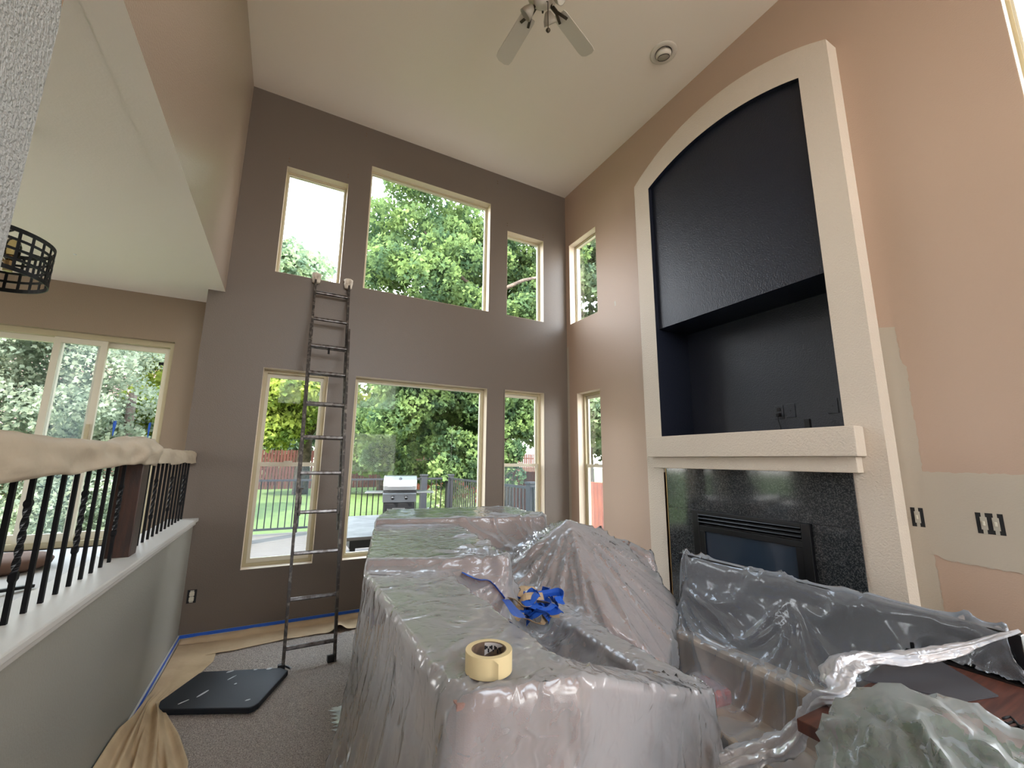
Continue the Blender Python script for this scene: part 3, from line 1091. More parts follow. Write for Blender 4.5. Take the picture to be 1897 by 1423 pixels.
def baluster_me(twist):
    m = MB()
    H = 0.51
    n = 60 if twist else 2
    h = 0.0068
    prev = None
    for i in range(n+1):
        z = H*i/n
        a = 0.0
        hh = h
        if twist:
            t = (i/n-0.30)/0.42
            a = max(0, min(1, t))*PI*2.5
            if 0 < t < 1:
                hh = h*1.12
            elif abs((i/n)-0.28) < 0.02 or abs((i/n)-0.74) < 0.02:
                hh = h*1.5
        ring = [m.bm.verts.new((hh*1.414*math.cos(a+PI/4+k*PI/2), hh*1.414*math.sin(a+PI/4+k*PI/2), z)) for k in range(4)]
        if prev:
            for k in range(4):
                m.bm.faces.new((prev[k], prev[(k+1) % 4], ring[(k+1) % 4], ring[k]))
        else:
            m.bm.faces.new(ring[::-1])
        prev = ring
    m.bm.faces.new(prev)
    me = m.me('baluster')
    me.materials.append(MATS['iron'])
    return me


bal_plain, bal_twist = baluster_me(False), baluster_me(True)
ys = [3.17+0.065*0+0.185+0.117*i for i in range(13)]
ys2 = [3.0-0.117*i for i in range(14)]
for i, y in enumerate(sorted(ys+ys2)):
    if y > 4.8:
        continue
    tw = (i % 4 == 1)
    o = bpy.data.objects.new('baluster', bal_twist if tw else bal_plain)
    COL.objects.link(o)
    o.parent = rl
    o.location = RL((XB_, y, 0.965))
    if tw:
        o['label'] = 'baluster with a twisted middle'
MB().box(RL((XB_-0.06, NY-0.065, 0.965)), RL((XB_+0.055, NY+0.055, 1.56))).build('newel_post', 'wood_dark', rl, bevel=0.004)

# paper wrapped over the handrail
ys_ = np.linspace(1.45, 4.80, 140)
prof_n = 26
bm = bmesh.new()
prev = None
for iy, y in enumerate(ys_):
    dN = abs(y-NY)
    bump_ = max(0, 1-dN/0.42)
    top = 1.560 + 0.055*min(1, bump_*1.6) + 0.008*mnoise.noise(Vector((y*3, 0, 0)))
    if y < 2.9:
        top += 0.012
    botR = 1.435 + 0.035*max(0, 1-abs(y-3.0)/0.8) + 0.012*mnoise.noise(Vector((y*2.2, 5, 0)))
    if y < 2.4:
        botR -= 0.02*(2.4-y)
    if y > 3.35:
        botR += 0.015
    botL = botR-0.01
    wd = 0.050+0.022*min(1, bump_*1.5)+0.008*mnoise.noise(Vector((y*4, 9, 0)))
    ring = []
    for k in range(prof_n):
        t = k/(prof_n-1)
        # path: right bottom -> up -> over -> left bottom
        if t < 0.36:
            s_ = t/0.36
            x = wd*(1.12-0.12*s_)
            z = botR+(top-0.035-botR)*s_
        elif t < 0.64:
            s_ = (t-0.36)/0.28
            x = wd*math.cos(s_*PI)
            z = top-0.035+0.035*math.sin(s_*PI)
        else:
            s_ = (t-0.64)/0.36
            x = -wd*(1.0+0.12*s_)
            z = top-0.035-(top-0.035-botL)*s_
        cr_ = mnoise.noise(Vector((y*7, x*20, z*16)))
        cr2 = mnoise.ridged_multi_fractal(Vector((y*4+z*9, x*6, z*5)), 1.0, 2.0, 3, 0.8, 2.0)
        amp = 0.013+0.020*bump_
        x += amp*cr_ + 0.020*(cr2-1.0)*0.6
        z += amp*0.5*cr_
        ring.append(bm.verts.new(RL((XB_+x, y+0.006*cr_, z))))
    if prev:
        for k in range(prof_n-1):
            bm.faces.new((prev[k], prev[k+1], ring[k+1], ring[k]))
    prev = ring
bmesh.ops.recalc_face_normals(bm, faces=bm.faces)
me = bpy.data.meshes.new('paper')
bm.to_mesh(me)
bm.free()
po = link('paper_wrap', me, 'wrap', None, True, label='beige masking paper wrapped over the handrail and newel of the railing', cat='paper')
po.location = (-0.75, 3.1, 0.965)
sm = po.modifiers.new('s', 'SOLIDIFY')
sm.thickness = 0.0015
# two little blue tape tabs standing on the wrap
for px, py, lb in ((212, 785, 'left'), (277, 787, 'right')):
    p = at_x(px, py, XB_)
    m = MB()
    m.prism([(p.x, p.y-0.018, p.z+0.012), (p.x, p.y+0.018, p.z+0.016), (p.x+0.003, p.y+0.012, p.z-0.004), (p.x, p.y+0.004, 1.60), (p.x, p.y-0.004, 1.60), (p.x-0.003, p.y-0.010, p.z-0.002)], (0.0015, 0.0, 0))
    m.build('tape_tab', 'bluetape', label="blue painter's tape tab sticking up from the railing paper, %s of the two" % lb, cat='tape')

# ------------------------------------------------------------------ ladder
LF = Vector((0.15, 3.935, FZ))
LT = Vector((0.125, 4.752, 3.44))
WL = 0.345
ax = (LT-LF).normalized()
side = Vector((1, 0, 0))
nrm = side.cross(ax).normalized()       # points away from / towards wall
if nrm.y > 0:
    nrm = -nrm
lad = empty('ladder', tuple(LF), 'tall paint-spattered aluminium extension ladder leaning on the window wall', 'ladder')
L = (LT-LF).length


def LP(u, s, dpt):
    """u across, s along the rails, dpt towards the room"""
    return side*u + ax*s + nrm*dpt


def channel(u, s0, s1, dpt, sgn, nm):
    m = MB()
    w_, d_, t_ = 0.020, 0.052, 0.004
    m.bar(LP(u, s0, dpt), LP(u, s1, dpt), t_, d_, nrm)
    m.bar(LP(u+sgn*w_/2, s0, dpt+d_/2), LP(u+sgn*w_/2, s1, dpt+d_/2), w_, t_, nrm)
    m.bar(LP(u+sgn*w_/2, s0, dpt-d_/2), LP(u+sgn*w_/2, s1, dpt-d_/2), w_, t_, nrm)
    return m.build(nm, 'rail_metal', lad)


for u, sgn in ((-0.0, -1), (WL, 1)):
    channel(u, 0.0, 3.0, 0.03, sgn, 'rail')
    channel(u+(0.012 if sgn < 0 else -0.012), 1.0, L, -0.03, sgn, 'rail')
for (px, py) in ((0, 540), (0, 589), (0, 642), (0, 692), (0, 749), (0, 811), (0, 877), (0, 948), (0, 1022), (0, 1104), (0, 1190)):
    i = [540, 589, 642, 692, 749, 811, 877, 948, 1022, 1104, 1190].index(py)
    d = ray(590, py)
    nn = Vector(nrm)
    t = nn.dot(LF-CAM)/nn.dot(d)
    s_ = (CAM+d*t-LF).dot(ax)
    dpt = -0.02 if s_ > 2.9 else (0.03 if s_ < 1.05 else 0.02)
    m = MB()
    m.bar(LP(-0.002, s_, dpt), LP(WL+0.002, s_, dpt), 0.030, 0.030, (0, 0.25, 1))
    ro = m.build('rung', 'aluminium', lad, bevel=0.007)
    if 1.05 < s_ < 2.9:
        MB().bar(LP(0.01, s_+0.006, -0.035), LP(WL-0.01, s_+0.006, -0.035), 0.024, 0.024, (0, 0.25, 1)).build('rung', 'aluminium', lad, bevel=0.005)
# rung locks near the seventh rung
for u in (0.018, WL-0.018):
    d = ray(590, 925)
    t = nrm.dot(LF-CAM)/nrm.dot(d)
    s_ = (CAM+d*t-LF).dot(ax)
    m = MB()
    m.bar(LP(u, s_-0.01, 0.07), LP(u, s_+0.09, 0.07), 0.012, 0.014, nrm)
    m.bar(LP(u-0.02, s_+0.085, 0.07), LP(u+0.02, s_+0.085, 0.07), 0.012, 0.012, nrm)
    m.bar(LP(u, s_-0.14, 0.062), LP(u, s_-0.03, 0.062), 0.016, 0.022, nrm)
    m.bar(LP(u, s_-0.05, 0.055), LP(u, s_+0.02, 0.055), 0.024, 0.010, nrm)
    m.build('rung_lock', 'rail_metal', lad, bevel=0.002)
# pulley bracket on the third rung
d = ray(608, 648)
t = nrm.dot(LF-CAM)/nrm.dot(d)
s_ = (CAM+d*t-LF).dot(ax)
m = MB()
m.bar(LP(WL*0.5, s_, 0.03), LP(WL*0.5, s_-0.06, 0.03), 0.02, 0.02, nrm)
m.build('pulley_bracket', 'blackmetal', lad, bevel=0.003)
for u in (0.0, WL):
    m = MB()
    m.bar(LP(u-0.02, 0.0, 0.03), LP(u-0.02, 0.05, 0.03), 0.05, 0.07, nrm)
    m.build('foot', 'blackmetal', lad, bevel=0.006)
# cloth mitts on the rail tops
for u in (0.010, WL-0.010):
    bm = bmesh.new()
    bmesh.ops.create_uvsphere(bm, u_segments=20, v_segments=14, radius=1)
    for v in bm.verts:
        n_ = mnoise.noise(v.co*2.3+Vector((u*9, 0, 0)))
        tz = v.co.z
        rr = (0.043+0.006*tz)*(1+0.12*n_)
        ang = math.atan2(v.co.y, v.co.x)
        hr = min(1, math.hypot(v.co.x, v.co.y)*1.9)
        v.co = Vector((math.cos(ang)*rr*hr, math.sin(ang)*rr*0.85*hr, 0.062*tz*(1 if abs(tz) < 0.8 else 0.97)))
    me = bpy.data.meshes.new('mitt')
    bm.to_mesh(me)
    bm.free()
    o = link('rail_mitt', me, 'mitt', lad, True)
    o.location = LP(u, L-0.01, -0.03)

# ------------------------------------------------------------------ black board on the carpet
bz = FZ+0.016
bp = [(-0.545, 3.62), (-0.555, 3.72), (-0.40, 4.04), (-0.375, 4.06), (0.125, 3.87), (0.150, 3.835), (0.175, 3.80), (0.005, 3.41), (-0.02, 3.385), (-0.045, 3.375), (-0.52, 3.60)]
bd = empty('tabletop_board', (-0.2, 3.7, bz), 'black paint-dripped tabletop board with clipped corners lying on the carpet', 'board')
MB().prism([(x+0.2, y-3.7, 0) for x, y in bp], (0, 0, 0.035)).build('panel', 'boardblue', bd, bevel=0.006)
for x, y, a, b, rz in ((0.0, 0.27, 0.022, 0.010, 0.3), (-0.13, 0.0, 0.045, 0.007, 0.9), (0.02, 0.16, 0.03, 0.005, 0.8), (0.16, 0.22, 0.012, 0.008, 0.1), (0.14, -0.22, 0.014, 0.006, 0.2),
                       (-0.22, -0.06, 0.03, 0.005, 0.6), (0.25, 0.19, 0.02, 0.012, 0.1), (0.05, 0.05, 0.008, 0.006, 0.6)):
    m = MB()
    m.lathe([(0.001, 0.0), (1, 0.0), (0.9, 0.001), (0.001, 0.0011)], 9)
    for v in m.bm.verts:
        v.co.x *= a*(1+0.3*random.random())
        v.co.y *= b*(1+0.3*random.random())
    o = m.build('paint_drip', 'splash', bd)
    o.location = (x, y, 0.0352)
    o.rotation_euler = (0, 0, rz)
# hinge pin hardware by the ladder foot
MB().bar((0.16, 3.88, FZ+0.05), (0.19, 3.80, FZ+0.06), 0.012, 0.014).build('hinge_clip', 'steel', bevel=0.002,
    label='small metal hinge clip at the board corner beside the ladder foot', cat='hardware')


# ------------------------------------------------------------------ masking paper on the floor
def paper_grid(name, fn, nu, nv, label, m='kraft'):
    us = np.linspace(0, 1, nu)
    vs = np.linspace(0, 1, nv)
    g = np.array([[fn(u, v) for v in vs] for u in us])
    me = grid_mesh(name, g[..., 0], g[..., 1], g[..., 2])
    o = link(name, me, m, None, True, label=label, cat='paper')
    s = o.modifiers.new('s', 'SOLIDIFY')
    s.thickness = 0.001
    return o


def f1(u, v):       # along the window wall
    x = XL+0.02+u*1.55
    yi = 4.80-(0.34-0.06*u+0.02*math.sin(u*9))*(1-0.0*v)
    y = 4.80+(yi-4.80)*v
    z = FZ+0.016+0.012*abs(mnoise.noise(Vector((x*5, y*5, 0))))
    if v < 0.12:
        z += (0.12-v)/0.12*0.04
    bump_ = math.exp(-((x-0.60)/0.05)**2)*v
    z += 0.05*bump_
    return (x, y, z)


paper_grid('masking_paper', f1, 80, 16, 'tan kraft masking paper lying along the window wall under the ladder')


def f2(u, v):       # along the half wall, bunched up near the camera
    y = 4.74-u*3.2
    near = max(0, min(1, (3.95-y)/0.7))
    wid = 0.30*(1-near)+0.30*near
    if y > 4.3:
        wid = 0.30
    elif y > 3.7:
        wid = 0.30-0.20*(4.3-y)/0.6
    else:
        wid = 0.10+0.24*min(1, (3.7-y)/0.75)
    x = XL+0.020+wid*v
    folds = 0.035*math.sin(v*16+y*1.4)*near + 0.016*math.sin(v*30-y*3.0)*near
    z = FZ+0.018+(1-v)**1.5*(0.015+0.06*near)+abs(folds)*1.3*(0.5+0.7*(1-v))+0.006*abs(mnoise.noise(Vector((x*9, y*3, 2))))
    z += near*0.07*math.exp(-((v-0.75)/0.16)**2)*math.exp(-((y-3.55)/0.25)**2)
    x += folds*0.35
    return (x, y, z)


paper_grid('masking_paper', f2, 150, 44, 'tan kraft masking paper bunched in folds along the half wall')

# ------------------------------------------------------------------ furniture under the plastic
def H(name, pts, m, parent=None, bevel=0.02, **kw):
    return MB().hull(pts).build(name, m, parent, bevel=bevel, smooth=False, **kw)


def prism_pts(poly, z0, z1):
    return [(x, y, z0) for x, y in poly] + [(x, y, z1) for x, y in poly]


A_ = prism_pts([(0.405, 1.03), (0.745, 0.985), (0.775, 2.30), (0.415, 2.32)], FZ, 0.94)
Bp = prism_pts([(0.42, 2.33), (1.10, 2.06), (1.24, 3.20), (0.65, 3.38)], FZ, 0.995)
Cp = prism_pts([(0.66, 3.42), (1.30, 3.25), (1.95, 3.05), (2.02, 3.85), (0.87, 4.0)], FZ, 1.045)
Sp = prism_pts([(0.70, 1.02), (1.40, 1.20), (1.42, 2.30), (0.70, 2.30)], FZ, 0.44)
Dp = prism_pts([(1.36, 1.18), (1.49, 1.18), (1.54, 2.32), (1.40, 2.30)], FZ, 0.66)
ARMp = [(0.745, 0.99, 0.935), (0.75, 1.12, 0.93), (1.475, 1.185, 0.655), (1.45, 1.32, 0.65), (0.745, 0.99, FZ), (0.75, 1.12, FZ), (1.475, 1.185, FZ), (1.45, 1.32, FZ)]
Pp = [(1.82, 2.55, 1.09), (1.86, 2.60, 1.07), (1.68, 1.95, 0.60), (1.93, 1.81, 0.42), (1.45, 2.42, 0.68), (1.30, 2.75, 0.68), (1.9, 3.1, 0.90),
      (2.30, 2.50, 0.88), (2.40, 2.15, 0.60), (1.68, 1.95, FZ), (1.93, 1.81, FZ), (1.45, 2.42, FZ), (1.30, 2.75, FZ), (1.9, 3.1, FZ), (2.42, 2.6, FZ), (2.4, 2.15, FZ)]
Qp = [(2.40, 2.62, 0.90), (2.55, 2.45, 0.80), (2.2, 2.9, 0.88), (2.62, 2.7, 0.80), (2.4, 2.4, FZ), (2.62, 2.4, FZ), (2.62, 2.95, FZ), (2.2, 2.95, FZ)]
ben1 = prism_pts([(2.18, 1.0), (2.34, 1.0), (2.34, 2.16), (2.22, 2.16)], FZ, 0.48)
ben2 = prism_pts([(1.86, 1.0), (2.18, 1.0), (2.22, 2.10), (1.98, 2.10)], FZ, 0.26)
TVp = prism_pts([(2.38, 0.585), (2.42, 0.585), (2.44, 2.10), (2.40, 2.10)], 0.07, 0.90)
DEz = 0.735

sofa = empty('sectional_sofa', (0, 0, 0), 'mauve brown sectional sofa wholly draped in clear plastic sheeting, left of the fireplace', 'sofa')
H('sofa_back', A_, 'fabric', sofa, 0.025)
H('sofa_back', Bp, 'fabric', sofa, 0.025)
H('sofa_back', Cp, 'fabric', sofa, 0.025)
H('sofa_arm', ARMp, 'fabric', sofa, 0.02)
H('seat', Sp, 'fabric', sofa, 0.03)
H('sofa_arm', Dp, 'fabric', sofa, 0.03)
H('cushion_pile', Pp, 'fabric', sofa, 0.03)
H('side_cushion', Qp, 'fabric', sofa, 0.03)
bench = empty('upholstered_bench', (0, 0, 0), 'beige upholstered bench under plastic in front of the upright black television', 'bench')
H('bench_back', ben1, 'fabric_beige', bench, 0.03)
H('bench_seat', ben2, 'fabric_beige', bench, 0.03)
tv = empty('television', (0, 0, 0), 'large black flat television standing upright under clear plastic before the fireplace', 'television')
H('screen_panel', TVp, 'tvblack', tv, 0.004)
m = MB()
for yy in (0.9, 1.8):
    m.box((2.30, yy-0.02, FZ), (2.52, yy+0.02, 0.075))
m.build('tv_stand', 'blackmetal', tv, bevel=0.004)
PILp = prism_pts([(2.02, 1.62), (2.17, 1.60), (2.18, 1.78), (2.04, 1.80)], 0.262, 0.34)
MB().hull(PILp).build('throw_pillow', 'fabric_red', bevel=0.02, label='small red pillow glimpsed through the plastic between sofa and bench', cat='pillow')

# desk on the right with a dark mat
dk = empty('desk', (0, 0, 0), 'reddish brown wooden desk with a dark edge under the plastic at the right edge', 'desk')
dp = [(1.45, 0.86), (2.365, 0.86), (2.345, -0.25), (1.45, -0.25)]
MB().prism([(x, y, DEz-0.035) for x, y in dp], (0, 0, 0.035)).build('desk_top', 'wood_red', dk, bevel=0.003)
MB().box((2.345, -0.25, DEz-0.03), (2.372, 0.865, DEz+0.006)).build('back_edge', 'wood_line', dk)
for x, y in ((1.52, -0.18), (2.28, -0.18), (1.52, 0.79), (2.28, 0.79)):
    MB().box((x-0.03, y-0.03, FZ), (x+0.03, y+0.03, DEz-0.035)).build('leg', 'wood_dark', dk, bevel=0.003)
mt = [at_z(px, py, DEz+0.001) for px, py in ((1850, 1291), (1735, 1222), (1640, 1226), (1600, 1262), (1788, 1301))]
MB().prism([tuple(q) for q in mt], (0, 0, 0.004)).build('desk_mat', 'matgrey', label='dark grey mat lying on the reddish wooden desk', cat='mat')
# tangled cables on the desk edge
for i, lb in enumerate(('nearest the desk edge', 'middle of three', 'farthest from the desk edge')):
    pts = []
    for k in range(7):
        q = at_z(1864+k*7-i*3, 1341+k*3-i*7+5*math.sin(k*1.3+i), DEz+0.012+0.004*i)
        pts.append(q)
    MB().tube(pts, 0.0035, 6).build('cable', 'boxdark', smooth=True, label='black cable on the desk at the right picture edge, '+lb,
                                    cat='cable', group='black cables on the desk')

# potted plant under plastic
pc = Vector((1.24, 0.50, 0))
plant = empty('potted_plant', (pc.x, pc.y, FZ), 'dark green leafy bundle showing through milky plastic in the near right corner', 'plant')
MB().lathe([(0.0, 0.0), (0.12, 0.0), (0.15, 0.26), (0.165, 0.28), (0.14, 0.28), (0.13, 0.25), (0.0, 0.25)], 28).build('pot', 'pot', plant, smooth=True)


def leaf_cloud(centers, radii, counts, size, aspect=1.0, seed=0, shell=0.0, droop=0.4):
    r = np.random.default_rng(seed)
    P_, = [[]]
    for c, rd, n in zip(centers, radii, counts):
        v = r.normal(size=(n, 3))
        v /= np.linalg.norm(v, axis=1)[:, None]
        rad = (shell+(1-shell)*r.random(n))**(1/3)
        P_.append(np.array(c)+v*rad[:, None]*np.array(rd))
    C_ = np.concatenate(P_)
    N = len(C_)
    # lobed leaf outline (8 points)
    out = np.array([(0, -0.5), (0.28, -0.35), (0.5, 0.0), (0.2, 0.08), (0, 0.55), (-0.2, 0.08), (-0.5, 0.0), (-0.28, -0.35)])
    out[:, 0] *= aspect
    a = r.normal(size=(N, 3))
    a[:, 2] -= droop
    a /= np.linalg.norm(a, axis=1)[:, None]
    b = r.normal(size=(N, 3))
    b -= (b*a).sum(1)[:, None]*a
    b /= np.linalg.norm(b, axis=1)[:, None]
    cN = np.cross(a, b)
    s = size*(0.6+0.8*r.random(N))
    vv = (C_[:, None, :] + s[:, None, None]*(out[None, :, 1, None]*a[:, None, :] + out[None, :, 0, None]*b[:, None, :]
          + (np.abs(out[None, :, 0, None])*0.35)*cN[:, None, :]))
    co = vv.reshape(-1, 3).astype(np.float32)
    k = len(out)
    me = bpy.data.meshes.new('leaves')
    me.vertices.add(len(co))
    me.vertices.foreach_set('co', co.ravel())
    # two quads + two triangles fan-like: 4 quads around the mid rib (0,4)
    quads = np.array([(0, 1, 2, 3), (0, 3, 4, 5), (0, 5, 6, 7)])
    q = (np.arange(N)[:, None, None]*k + quads[None]).reshape(-1, 4)
    me.loops.add(q.size)
    me.loops.foreach_set('vertex_index', q.ravel().astype(np.int32))
    me.polygons.add(len(q))
    me.polygons.foreach_set('loop_start', (np.arange(len(q))*4).astype(np.int32))
    me.polygons.foreach_set('loop_total', np.full(len(q), 4, np.int32))
    me.update(calc_edges=True)
    return me


m = MB()
for k in range(7):
    a = k*0.9
    m.tube([(0, 0, 0.25), (0.08*math.cos(a), 0.08*math.sin(a), 0.55), (0.16*math.cos(a), 0.16*math.sin(a), 0.80)], [0.006, 0.005, 0.003], 6)
m.build('stems', 'bark', plant)

# ------------------------------------------------------------------ plastic sheets: draped by a small cloth solver
def planes_of(pts):
    t = bmesh.new()
    for p in pts:
        t.verts.new(p)
    bmesh.ops.convex_hull(t, input=t.verts)
    bmesh.ops.recalc_face_normals(t, faces=t.faces)
    t.normal_update()
    c = sum((v.co for v in t.verts), Vector())/len(t.verts)
    N, Dd = [], []
    for f in t.faces:
        nn = f.normal.copy()
        d = nn.dot(f.verts[0].co)
        if nn.dot(c) > d:
            nn, d = -nn, -d
        if not any((Vector(x)-nn).length < 1e-3 and abs(y-d) < 1e-4 for x, y in zip(N, Dd)):
            N.append(tuple(nn))
            Dd.append(d)
    t.free()
    return np.array(N, np.float32), np.array(Dd, np.float32)


def upsample(P):
    """twice the resolution, midpoints on a cubic through four neighbours"""
    def up(A):
        n_ = A.shape[0]
        E_ = np.concatenate([A[:1]*2-A[1:2], A, A[-1:]*2-A[-2:-1]])
        mid = (-E_[:-3]+9*E_[1:-2]+9*E_[2:-1]-E_[3:])/16
        out = np.empty((2*n_-1,)+A.shape[1:], A.dtype)
        out[0::2] = A
        out[1::2] = mid
        return out
    return np.ascontiguousarray(up(up(P).swapaxes(0, 1)).swapaxes(0, 1))


def push_out(F_, pl, bb, eps, old=None, fric=0.0):
    for (N, Dd), (b0, b1) in zip(pl, bb):
        idx = np.nonzero(np.all((F_ > b0) & (F_ < b1), axis=1))[0]
        if len(idx) == 0:
            continue
        s_ = F_[idx] @ N.T - Dd
        hit = s_.max(1) < eps
        if not hit.any():
            continue
        ii = idx[hit]
        s_ = s_[hit]
        # leave through the face the point was last outside of
        j = (s_ if old is None else old[ii] @ N.T - Dd).argmax(1)
        dd = s_[np.arange(len(ii)), j]
        F_[ii] += N[j]*(eps-dd)[:, None]
        if old is not None and fric > 0:
            F_[ii] += (old[ii]-F_[ii])*fric


def drape(x0, x1, y0, y1, h, solids, z0=1.2, steps=(90, 36), iters=(16, 10), slack=1.0, seed=1, fric=0.22, cut=None, floor=FZ+0.02, xmax=None,
          crinkle=0.006, pleat=0.008, tips=()):
    hc = h*2
    nx_, ny_ = int((x1-x0)/hc)+1, int((y1-y0)/hc)+1
    X_, Y_ = np.meshgrid(np.linspace(x0, x1, nx_), np.linspace(y0, y1, ny_), indexing='ij')
    r = np.random.default_rng(seed)
    P = np.stack([X_, Y_, z0+r.random(X_.shape)*0.03], -1).astype(np.float32)
    pl = [planes_of(s) for s in solids]
    bb = [(np.min(np.array(s), 0)-0.03, np.max(np.array(s), 0)+0.03) for s in solids]
    eps = 0.010
    dt_ = 1/40

    def con(A, B, L0, k):
        d = B-A
        ln = np.sqrt((d*d).sum(-1, keepdims=True))+1e-9
        c = d*((ln-L0)/ln*0.5*k)
        A += c
        B -= c

    for lev in (0, 1):
        if lev:
            P = upsample(P)
            P += (r.random(P.shape)-0.5).astype(np.float32)*0.004
        nx_, ny_ = P.shape[:2]
        hx, hy = (x1-x0)/(nx_-1)*slack, (y1-y0)/(ny_-1)*slack
        hd = math.hypot(hx, hy)
        V_ = np.zeros_like(P)
        for st in range(steps[lev]):
            V_ *= 0.98
            V_[..., 2] -= 9.8*dt_
            sp = np.sqrt((V_*V_).sum(-1, keepdims=True))
            V_ *= np.minimum(1, 1.5/(sp+1e-6))
            old = P.copy()
            P += V_*dt_
            for it in range(iters[lev]):
                for o in (0, 1):
                    n2 = (nx_-o)//2
                    con(P[o:o+2*n2:2], P[o+1:o+2*n2:2], hx, 1.0)
                    n2 = (ny_-o)//2
                    con(P[:, o:o+2*n2:2], P[:, o+1:o+2*n2:2], hy, 1.0)
                for o in (0, 1):
                    n2 = (nx_-o)//2
                    a, b = P[o:o+2*n2:2], P[o+1:o+2*n2:2]
                    con(a[:, :-1], b[:, 1:], hd, 0.2)
                    con(a[:, 1:], b[:, :-1], hd, 0.2)
                if it == 0:
                    con(P[:-2], P[2:], 2*hx, 0.03)
                    con(P[:, :-2], P[:, 2:], 2*hy, 0.03)
                if it % 3 == 2 or it == iters[lev]-1:
                    F_ = P.reshape(-1, 3)
                    O_ = old.reshape(-1, 3)
                    push_out(F_, pl, bb, eps, O_, fric)
                    lowm = F_[:, 2] < floor
                    if lowm.any():
                        F_[lowm, 2] = floor
                        F_[lowm, :2] = F_[lowm, :2]*0.7+O_[lowm, :2]*0.3
            if xmax is not None:
                P[..., 0] = np.minimum(P[..., 0], xmax)
            V_ = (P-old)/dt_
    P = upsample(P)
    # fine crinkles of thin film, a few millimetres, along the surface normal
    du = np.gradient(P, axis=0)
    dv = np.gradient(P, axis=1)
    nn = np.cross(du, dv)
    nn /= np.linalg.norm(nn, axis=-1, keepdims=True)+1e-9
    a, b = P.shape[:2]
    U, W = np.meshgrid(np.arange(a), np.arange(b), indexing='ij')
    cr = np.zeros((a, b))
    for k in range(26):
        th = r.uniform(0, PI)
        fr = r.uniform(0.10, 0.55)
        ph = r.uniform(0, 6.28)
        wob = 2.5*np.sin(U*r.uniform(0.01, 0.06)+W*r.uniform(0.01, 0.06)+r.uniform(0, 6))
        amp = np.clip(np.sin(U*r.uniform(0.01, 0.05)+r.uniform(0, 6))+np.sin(W*r.uniform(0.01, 0.05)+r.uniform(0, 6)), 0, 2)
        q = np.sin((U*math.cos(th)+W*math.sin(th))*fr+ph+wob)
        cr += amp*(np.abs(q)**0.6*-1+0.5)*0.25/fr*0.3
    # hanging pleats where the film falls steeply, gathered towards the top edge
    steep = np.clip(1.25-np.abs(nn[..., 2])*2.5, 0, 1)
    top_ = np.clip((P[..., 2].max()-P[..., 2])/0.5, 0.15, 1)
    sc = P[..., 0]*1.0-P[..., 1]*0.85
    pl_ = np.zeros((a, b))
    for k in range(5):
        f0 = r.uniform(9, 34)
        q = np.sin(sc*f0+r.uniform(0, 6)+1.6*np.sin(P[..., 2]*r.uniform(1, 3)+sc*3))
        pl_ += (1-np.abs(q))**2*(0.5+0.5*np.sin(sc*r.uniform(2, 6)+r.uniform(0, 6)))*14/f0
    P = P+nn*(cr*crinkle)[..., None]+nn*(pl_*steep*top_*pleat)[..., None]
    for (tx, ty, rad, nf, am) in tips:      # folds fanning out from the corners that hold the film up
        dx, dy = P[..., 0]-tx, P[..., 1]-ty
        dd_ = np.hypot(dx, dy)
        th = np.arctan2(dy, dx)
        q = np.abs(np.sin(th*nf/2+0.6*np.sin(dd_*7+nf)+r.uniform(0, 3)))
        q2 = np.abs(np.sin(th*nf*0.81+r.uniform(0, 3)+0.4*np.sin(dd_*9)))
        win = np.clip(dd_/(rad*0.25), 0, 1)*np.clip(1-dd_/rad, 0, 1)
        P = P+nn*(am*win*((1-q)**3+0.6*(1-q2)**3))[..., None]
    P = P.astype(np.float32)
    F_ = P.reshape(-1, 3)
    for _ in range(2):
        push_out(F_, pl, bb, 0.009)
    F_[:, 2] = np.maximum(F_[:, 2], floor)
    return P


def sheet(name, P, m, label, cat='plastic sheet', cut=None):
    me = grid_mesh(name, P[..., 0], P[..., 1], P[..., 2])
    if cut is not None:
        t = bmesh.new()
        t.from_mesh(me)
        bmesh.ops.delete(t, geom=[f for f in t.faces if cut(np.array(f.calc_center_median()))], context='FACES')
        t.to_mesh(me)
        t.free()
    return link(name, me, m, None, True, label=label, cat=cat)


P1 = drape(-0.55, 2.80, 0.05, 4.55, 0.022, [A_, Bp, Cp, ARMp, Sp, Dp, Pp, Qp], z0=1.12, slack=1.01, xmax=3.27, crinkle=0.008, pleat=0.012,
           tips=((1.82, 2.55, 1.1, 17, 0.055), (0.405, 1.03, 0.42, 15, 0.02), (0.745, 0.985, 0.36, 15, 0.018), (1.475, 1.185, 0.5, 13, 0.03), (1.11, 2.06, 0.5, 13, 0.03)))
# the skirt on the aisle side spreads outwards towards the carpet
wS = np.clip((0.45-P1[..., 0])/0.08, 0, 1)*np.clip((0.93-P1[..., 2])/1.0, 0, 1)**1.2
P1[..., 0] -= (0.23*wS*(1+0.25*np.sin(P1[..., 1]*5.0)+0.10*np.sin(P1[..., 1]*17+P1[..., 2]*3))).astype(np.float32)
sheet('plastic_sheet', P1, 'plastic', 'clear crinkled plastic drop sheet draped over the sectional sofa',
      cut=lambda c: (c[2] < FZ+0.07 and (c[0] < 0.42 or c[1] > 3.2)) or (c[2] < FZ+0.15 and c[0] < 0.20) or c[0] < 0.02)
P2 = drape(1.50, 2.95, 0.35, 2.9, 0.021, [TVp, ben1, ben2, PILp, prism_pts(dp, FZ, DEz)], z0=0.95, slack=1.02, crinkle=0.003, pleat=0.012, tips=((2.38, 2.10, 0.8, 15, 0.04), (2.38, 1.35, 0.7, 9, 0.035), (2.38, 0.6, 0.6, 11, 0.03)), seed=5, xmax=3.27)
sheet('plastic_sheet', P2, 'plastic_clear', 'clear plastic sheet hung over the upright black television and beige bench', cut=lambda c: 1.62 < c[0] < 2.352 and c[1] < 0.90)
